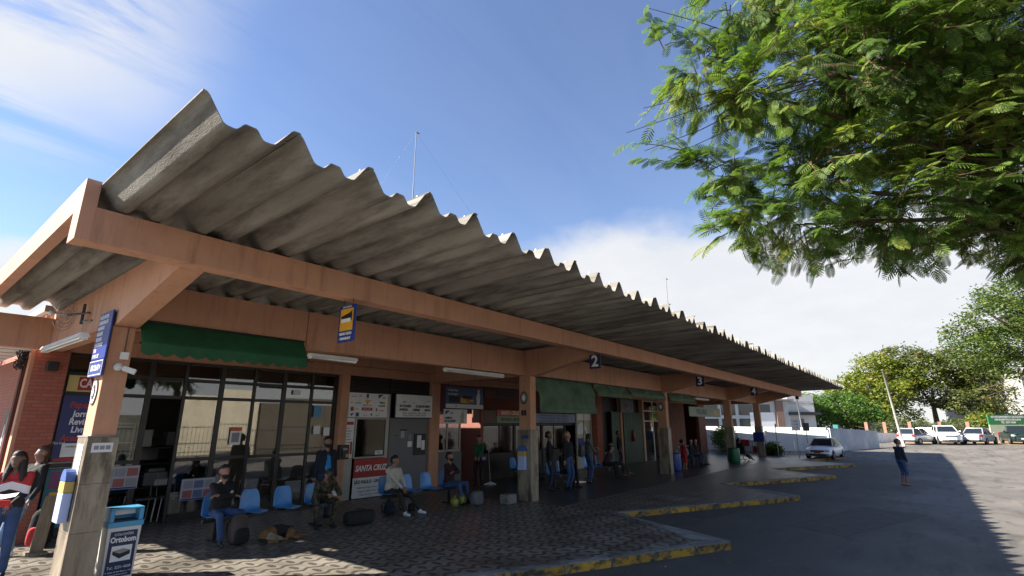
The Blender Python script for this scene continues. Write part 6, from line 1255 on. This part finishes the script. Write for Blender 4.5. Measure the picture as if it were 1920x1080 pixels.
# dense green trees left, behind the wall
far_tree('broadleaf_tree', 'dense bright green tree behind the white wall at the roof end', (72, 12.2, .6), 2.2, [(0, 0, 3.4, 3.2, 3.2, 2.4), (1.5, -2.5, 3.0, 2.6, 2.6, 2.2), (-2, 2.5, 2.8, 2.6, 2.6, 2.0), (.5, 1, 4.4, 1.8, 1.8, 1.4)], 520, .15, L_DG, 1)
far_tree('broadleaf_tree', 'rounded bright green tree just right of the lamp post', (75, 7.6, .7), 2.2, [(0, 0, 3.3, 2.8, 2.8, 2.3), (1, -2.2, 2.7, 2.2, 2.2, 2.0), (-1, 2, 3.9, 2.0, 2.0, 1.7)], 420, .15, L_DG, 2)
far_tree('yellowing_tree', 'wide yellow-green tree turning orange behind the low white wall', (84, 4.6, .8), 3.0, [(0, 0, 5.8, 4.4, 4.4, 2.5), (-1.5, 2.6, 6.0, 3.4, 3.2, 2.2), (2, -2.5, 7.6, 3.6, 3.6, 2.4), (-3, 1, 3.2, 2.6, 3.2, 2.2), (0, -1, 2.8, 3, 3.2, 1.9), (0, 0, 9.0, 2.8, 2.8, 1.8)], 760, .20, L_YG, 3, .75, twigs=14)
far_tree('spreading_tree', 'tall loose olive tree with gaps of sky behind the leaning pole', (88, -1.0, .9), 4.2, [(0, 0, 8.6, 3.4, 3.4, 2.2), (1.5, -3.5, 9.4, 3.4, 3.4, 2.0), (-1, 2.5, 10.0, 3.0, 3.0, 1.9), (2, -5.8, 7.2, 3.6, 3.2, 1.9), (0, -1, 5.6, 3.4, 3.6, 1.7), (-1.5, -3.5, 4.2, 2.6, 2.6, 1.6), (0, -6, 4.4, 3, 3, 1.8), (1, -8, 5.6, 3, 2.6, 1.8)], 820, .20, L_OL, 4, .8, twigs=22)
far_tree('spreading_tree', 'big dark spreading tree hanging over the parked cars', (74, -10.5, .8), 6.5, [(0, 1.5, 9.8, 4.4, 4.4, 2.0), (-1, 4.8, 9.2, 3.4, 3.4, 1.7), (1, -2, 12.2, 4.6, 4.6, 2.4), (-2, 2.5, 12.6, 3.6, 3.6, 2.0), (0, 5.6, 11.4, 2.4, 2.4, 1.3), (1, -4, 9.6, 4.2, 4.2, 2.0), (0, 1, 15.0, 3.6, 3.6, 1.8), (0, 2.5, 7.4, 3.2, 3.0, 1.3), (1, -2, 7.0, 3.2, 3.2, 1.3)], 1150, .17, leaf_mat('leaf_dark', (.03, .06, .010), (.10, .15, .025), (.22, .23, .04)), 5, .8, twigs=60, trunk_r=.4)
for i, (x, y, s_, lb_) in enumerate(((76, 1.5, 1.0, 'low bushy shrub behind the fence left of the hatchback'), (77, -1.5, 1.1, 'tangled green shrub behind the white off-roader'), (79, -4.2, 1.4, 'yellowish shrub in front of the concrete warehouse'), (74.5, 3.8, 1.2, 'leafy shrub behind the first brick fence post'))):
    far_tree('shrub', lb_, (x, y, .8), .5, [(0, 0, .8*s_, 1.5*s_, 1.6*s_, .9*s_), (.5, -.9, 1.3*s_, 1.1*s_, 1.1*s_, .8*s_)], 130, .13, L_SH if i != 2 else L_YG, 20+i, .4, trunk_r=.06, limbs=4)
far_tree('shrub', 'round green shrub at the railing beyond the fourth column', (48.2, 14.2, .2), .5, [(0, 0, 1.1, .9, .9, 1.1)], 130, .09, L_DG, 31, .3, trunk_r=.05, limbs=4)
far_tree('shrub', 'low grassy yellow-green shrub beside the last column', (46.0, 9.9, .15), .3, [(0, 0, .45, .7, .6, .5), (.4, .5, .4, .5, .5, .4)], 120, .10, L_SH, 32, .25, trunk_r=.04, limbs=4)
far_tree('broadleaf_tree', 'green tree just showing over the left roof edge', (-1.5, 27.0, 0), 5, [(0, 0, 9.4, 2.6, 2.6, 1.9), (-2, 1, 8.6, 2.2, 2.2, 1.8)], 220, .18, L_DG, 33, .6)
# the near tree: feathery twice-divided leaves on drooping twigs
def near_tree():
    rng = np.random.default_rng(7); t = thing('feathery_tree', 'large feathery-leaved tree overhanging the road from the right', 'tree', (12.6, -5.2, 0))
    base = np.array([12.6, -5.2, 0.]); fork = np.array([12.2, -4.4, 4.2])
    # one pinna: a strip of narrow leaflets along a rib, unit length along +x, leaflets in +-y
    def pinna(n, wd, full):
        V, F = [], []
        if not full: return np.array([(0, 0, 0), (.3, .085, -.01), (.75, .07, -.02), (1, 0, -.04), (.75, -.07, -.02), (.3, -.085, -.01)]), np.array([(0, 2, 1), (0, 3, 2), (0, 4, 3), (0, 5, 4)])
        for i in range(n):
            x = .06+.92*i/n; l = .20*math.sin(math.pi*(.20+.72*i/n))+.02
            for s_ in (-1, 1):
                b = len(V); V += [(x-wd, 0, 0), (x+wd, 0, 0), (x+.05, s_*l, -.02)]; F.append((b, b+1, b+2) if s_ > 0 else (b+1, b, b+2))
        return np.array(V), np.array(F)
    def leaf(full, npair):
        pv, pf = pinna(6, .08, full); LV, LF = [], []
        for i in range(npair):
            x = .16+.84*i/(npair-1); ln = .50*math.sin(math.pi*(.28+.55*i/(npair-1)))
            for s_ in (-1, 1):
                a = s_*R(62-24*i/(npair-1)); c, s2 = math.cos(a), math.sin(a); q = pv*ln; w_ = np.stack([x+q[:, 0]*c-q[:, 1]*s2, q[:, 0]*s2+q[:, 1]*c, q[:, 2]-(q[:, 0])**2*.35], 1); LF.append(pf+sum(len(z) for z in LV)); LV.append(w_)
        LV = np.concatenate(LV); LF = np.concatenate(LF); LV[:, 2] -= .22*LV[:, 0]**2; return LV, LF
    fine, plain = leaf(True, 8), leaf(False, 7)
    # crown envelope (world): seen against the sky above the road
    blobs = [(9.6, -1.5, 8.3, 2.6, 2.3, 2.0), (8.4, .1, 7.7, 2.0, 1.9, 1.55), (9.3, -.7, 6.3, 1.9, 1.8, 1.45), (8.2, .8, 6.1, 1.3, 1.2, 1.0), (10.8, -2.6, 6.3, 2.3, 2.0, 1.5), (8.9, -.4, 9.7, 1.9, 1.8, 1.3), (11.3, -2.6, 9.3, 2.6, 2.5, 2.1), (7.5, 1.5, 7.4, .75, .75, .5), (7.45, 1.95, 6.1, .75, .75, .65), (7.6, 1.7, 5.3, .75, .75, .5), (7.3, 2.0, 7.9, .7, .7, .6), (7.8, 1.3, 9.3, .9, .9, .7), (8.0, 1.0, 5.35, .9, .9, .65), (8.8, .0, 5.25, 1.0, 1.0, .6), (9.9, -1.2, 5.3, 1.3, 1.2, .7), (11.2, -2.6, 5.1, 1.5, 1.3, .8), (10.2, -1.9, 4.75, .9, .8, .4)]
    P, D = crown_pts(rng, blobs, 3000)
    extra = np.array([(6.62, 2.95, 6.85), (6.8, 2.75, 6.55), (6.75, 2.7, 7.25), (6.95, 2.45, 6.4), (7.0, 2.4, 8.9), (6.8, 2.55, 9.1), (7.2, 2.2, 8.6), (7.15, 2.25, 7.1), (7.25, 2.05, 5.35), (7.3, 2.0, 5.9)])
    ex2 = [extra[i]*(1-q)+np.array(blobs[1][:3])*q+rng.normal(size=3)*.10 for i in range(len(extra)) for q in (.12, .25, .4, .55)]
    extra0 = extra; extra = np.concatenate([extra, np.array(ex2)])
    P = np.concatenate([P, extra]); D = np.concatenate([D, np.tile(np.array([-.6, .75, -.1]), (len(extra), 1))])
    tw = MB(); allV, allF = [], []; off = 0
    main = [np.array(b[:3]) for b in blobs]
    lb = MB()
    for b in main:
        mid = (fork+b)/2+np.array([0, 0, .6])+rng.normal(size=3)*.2; lb.tube([fork, mid, b*.8+mid*.2], [.12, .05, .012], 8)
    for e in extra0[:6]: lb.tube([main[1], main[1]*.65+e*.35+np.array([0, 0, .10])+rng.normal(size=3)*.05, main[1]*.3+e*.7+np.array([0, 0, .06])+rng.normal(size=3)*.05, e], [.016, .011, .007, .004], 6)
    lb.build('limbs', BARK, t, smooth=True)
    for tip, d in zip(P, D):
        j = int(np.argmin([np.linalg.norm(tip-b) for b in main])); root = main[j]*.55+tip*.45+rng.normal(size=3)*.12; ax = tip-root; L_ = np.linalg.norm(ax); ax /= max(L_, 1e-6)
        L_ = min(L_, 1.0); root = tip-ax*L_; sagd = np.array([0, 0, -.22*L_]); pts = [root+ax*L_*q+sagd*q*q for q in (0, .35, .7, 1.0)]; tw.tube(pts, [.010, .008, .006, .003], 4, False)
        nl = rng.integers(6, 9); vd = tip-np.array([0, 0, 2.5]); LV, LF = fine if (rng.random() < .32) else plain
        for i in range(nl):
            q = .2+.8*i/(nl-1); p = root+ax*L_*q+sagd*q*q; side = np.cross(ax, [0, 0, 1.]); side /= max(np.linalg.norm(side), 1e-6)
            dr = ax*.75+side*(1 if i % 2 else -1)*rng.uniform(.3, .9)+np.array([-.25, .3, -.30])+rng.normal(size=3)*.22; dr /= np.linalg.norm(dr); y_ = np.cross([0, 0, 1.], dr)+rng.normal(size=3)*.35; y_ -= dr*(y_@dr); y_ /= np.linalg.norm(y_); z_ = np.cross(dr, y_); s_ = rng.uniform(.15, .25)
            allV.append(p+(LV[:, :1]*dr+LV[:, 1:2]*y_+LV[:, 2:]*z_)*s_); allF.append(LF+off); off += len(LV)
            tw.tube([p, p+dr*s_*.5-z_*.055*s_, p+dr*s_-z_*.22*s_], [.0035, .003, .0015], 3, False) if rng.random() < .4 else None
    tw.build('twigs', mat('twig_bark', (.10, .06, .03), .9), t)
    V = np.concatenate(allV)-base; F = np.concatenate(allF)
    o = bpy.data.objects.new('crown', np_mesh('crown', V, F, leaf_mat('leaf_feathery', (.042, .088, .017), (.14, .215, .036), (.34, .32, .065), .48))); col.objects.link(o); o.parent = t
    for ch in t.children:
        if ch.name.startswith(('limbs', 'twigs')): ch.location = tuple(-base)
    MB().tube([(0, 0, -.3), (-.1, .3, 2.0), tuple(fork-base)], [.34, .27, .2], 14).build('trunk', BARK, t, smooth=True)
    return len(F)
near_tree()
# ------------------------------------------------------------------ fallen leaves and scraps on the road and platform
def litter():
    rng = np.random.default_rng(12); V, F = [], []
    spots = [(rng.uniform(9, 46), rng.uniform(-7, 3.4)) for _ in range(260)]
    for k in range(120):                                  # drifts along the kerbs
        i = rng.integers(1, 5); a, b = np.array(notch[i-1]), np.array(tips[i]); q = rng.random(); p = a+(b-a)*q; spots.append((p[0]-.25-abs(rng.normal())*.25, p[1]-.25-abs(rng.normal())*.2))
    for x, y in spots:
        s = rng.uniform(.015, .05); a = rng.uniform(0, 6.3); u = np.array([math.cos(a), math.sin(a), rng.uniform(-.2, .2)])*s; v = np.array([-math.sin(a), math.cos(a), rng.uniform(-.3, .3)])*s*.45; c = np.array([x, y, gz(x)+.022])
        b = len(V); V += [c-u, c+v, c+u, c-v]; F.append((b, b+1, b+2, b+3))
    o = bpy.data.objects.new('fallen_leaves', np_mesh('fallen_leaves', np.array(V), np.array(F), leaf_mat('leaf_dry', (.06, .04, .02), (.22, .15, .07), (.5, .48, .42), .1))); col.objects.link(o)
    tag(o, 'scattered dry leaves and paper scraps on the road and by the kerbs', 'litter', kind='stuff')
litter()
bpy.data.scenes.remove(WORK)
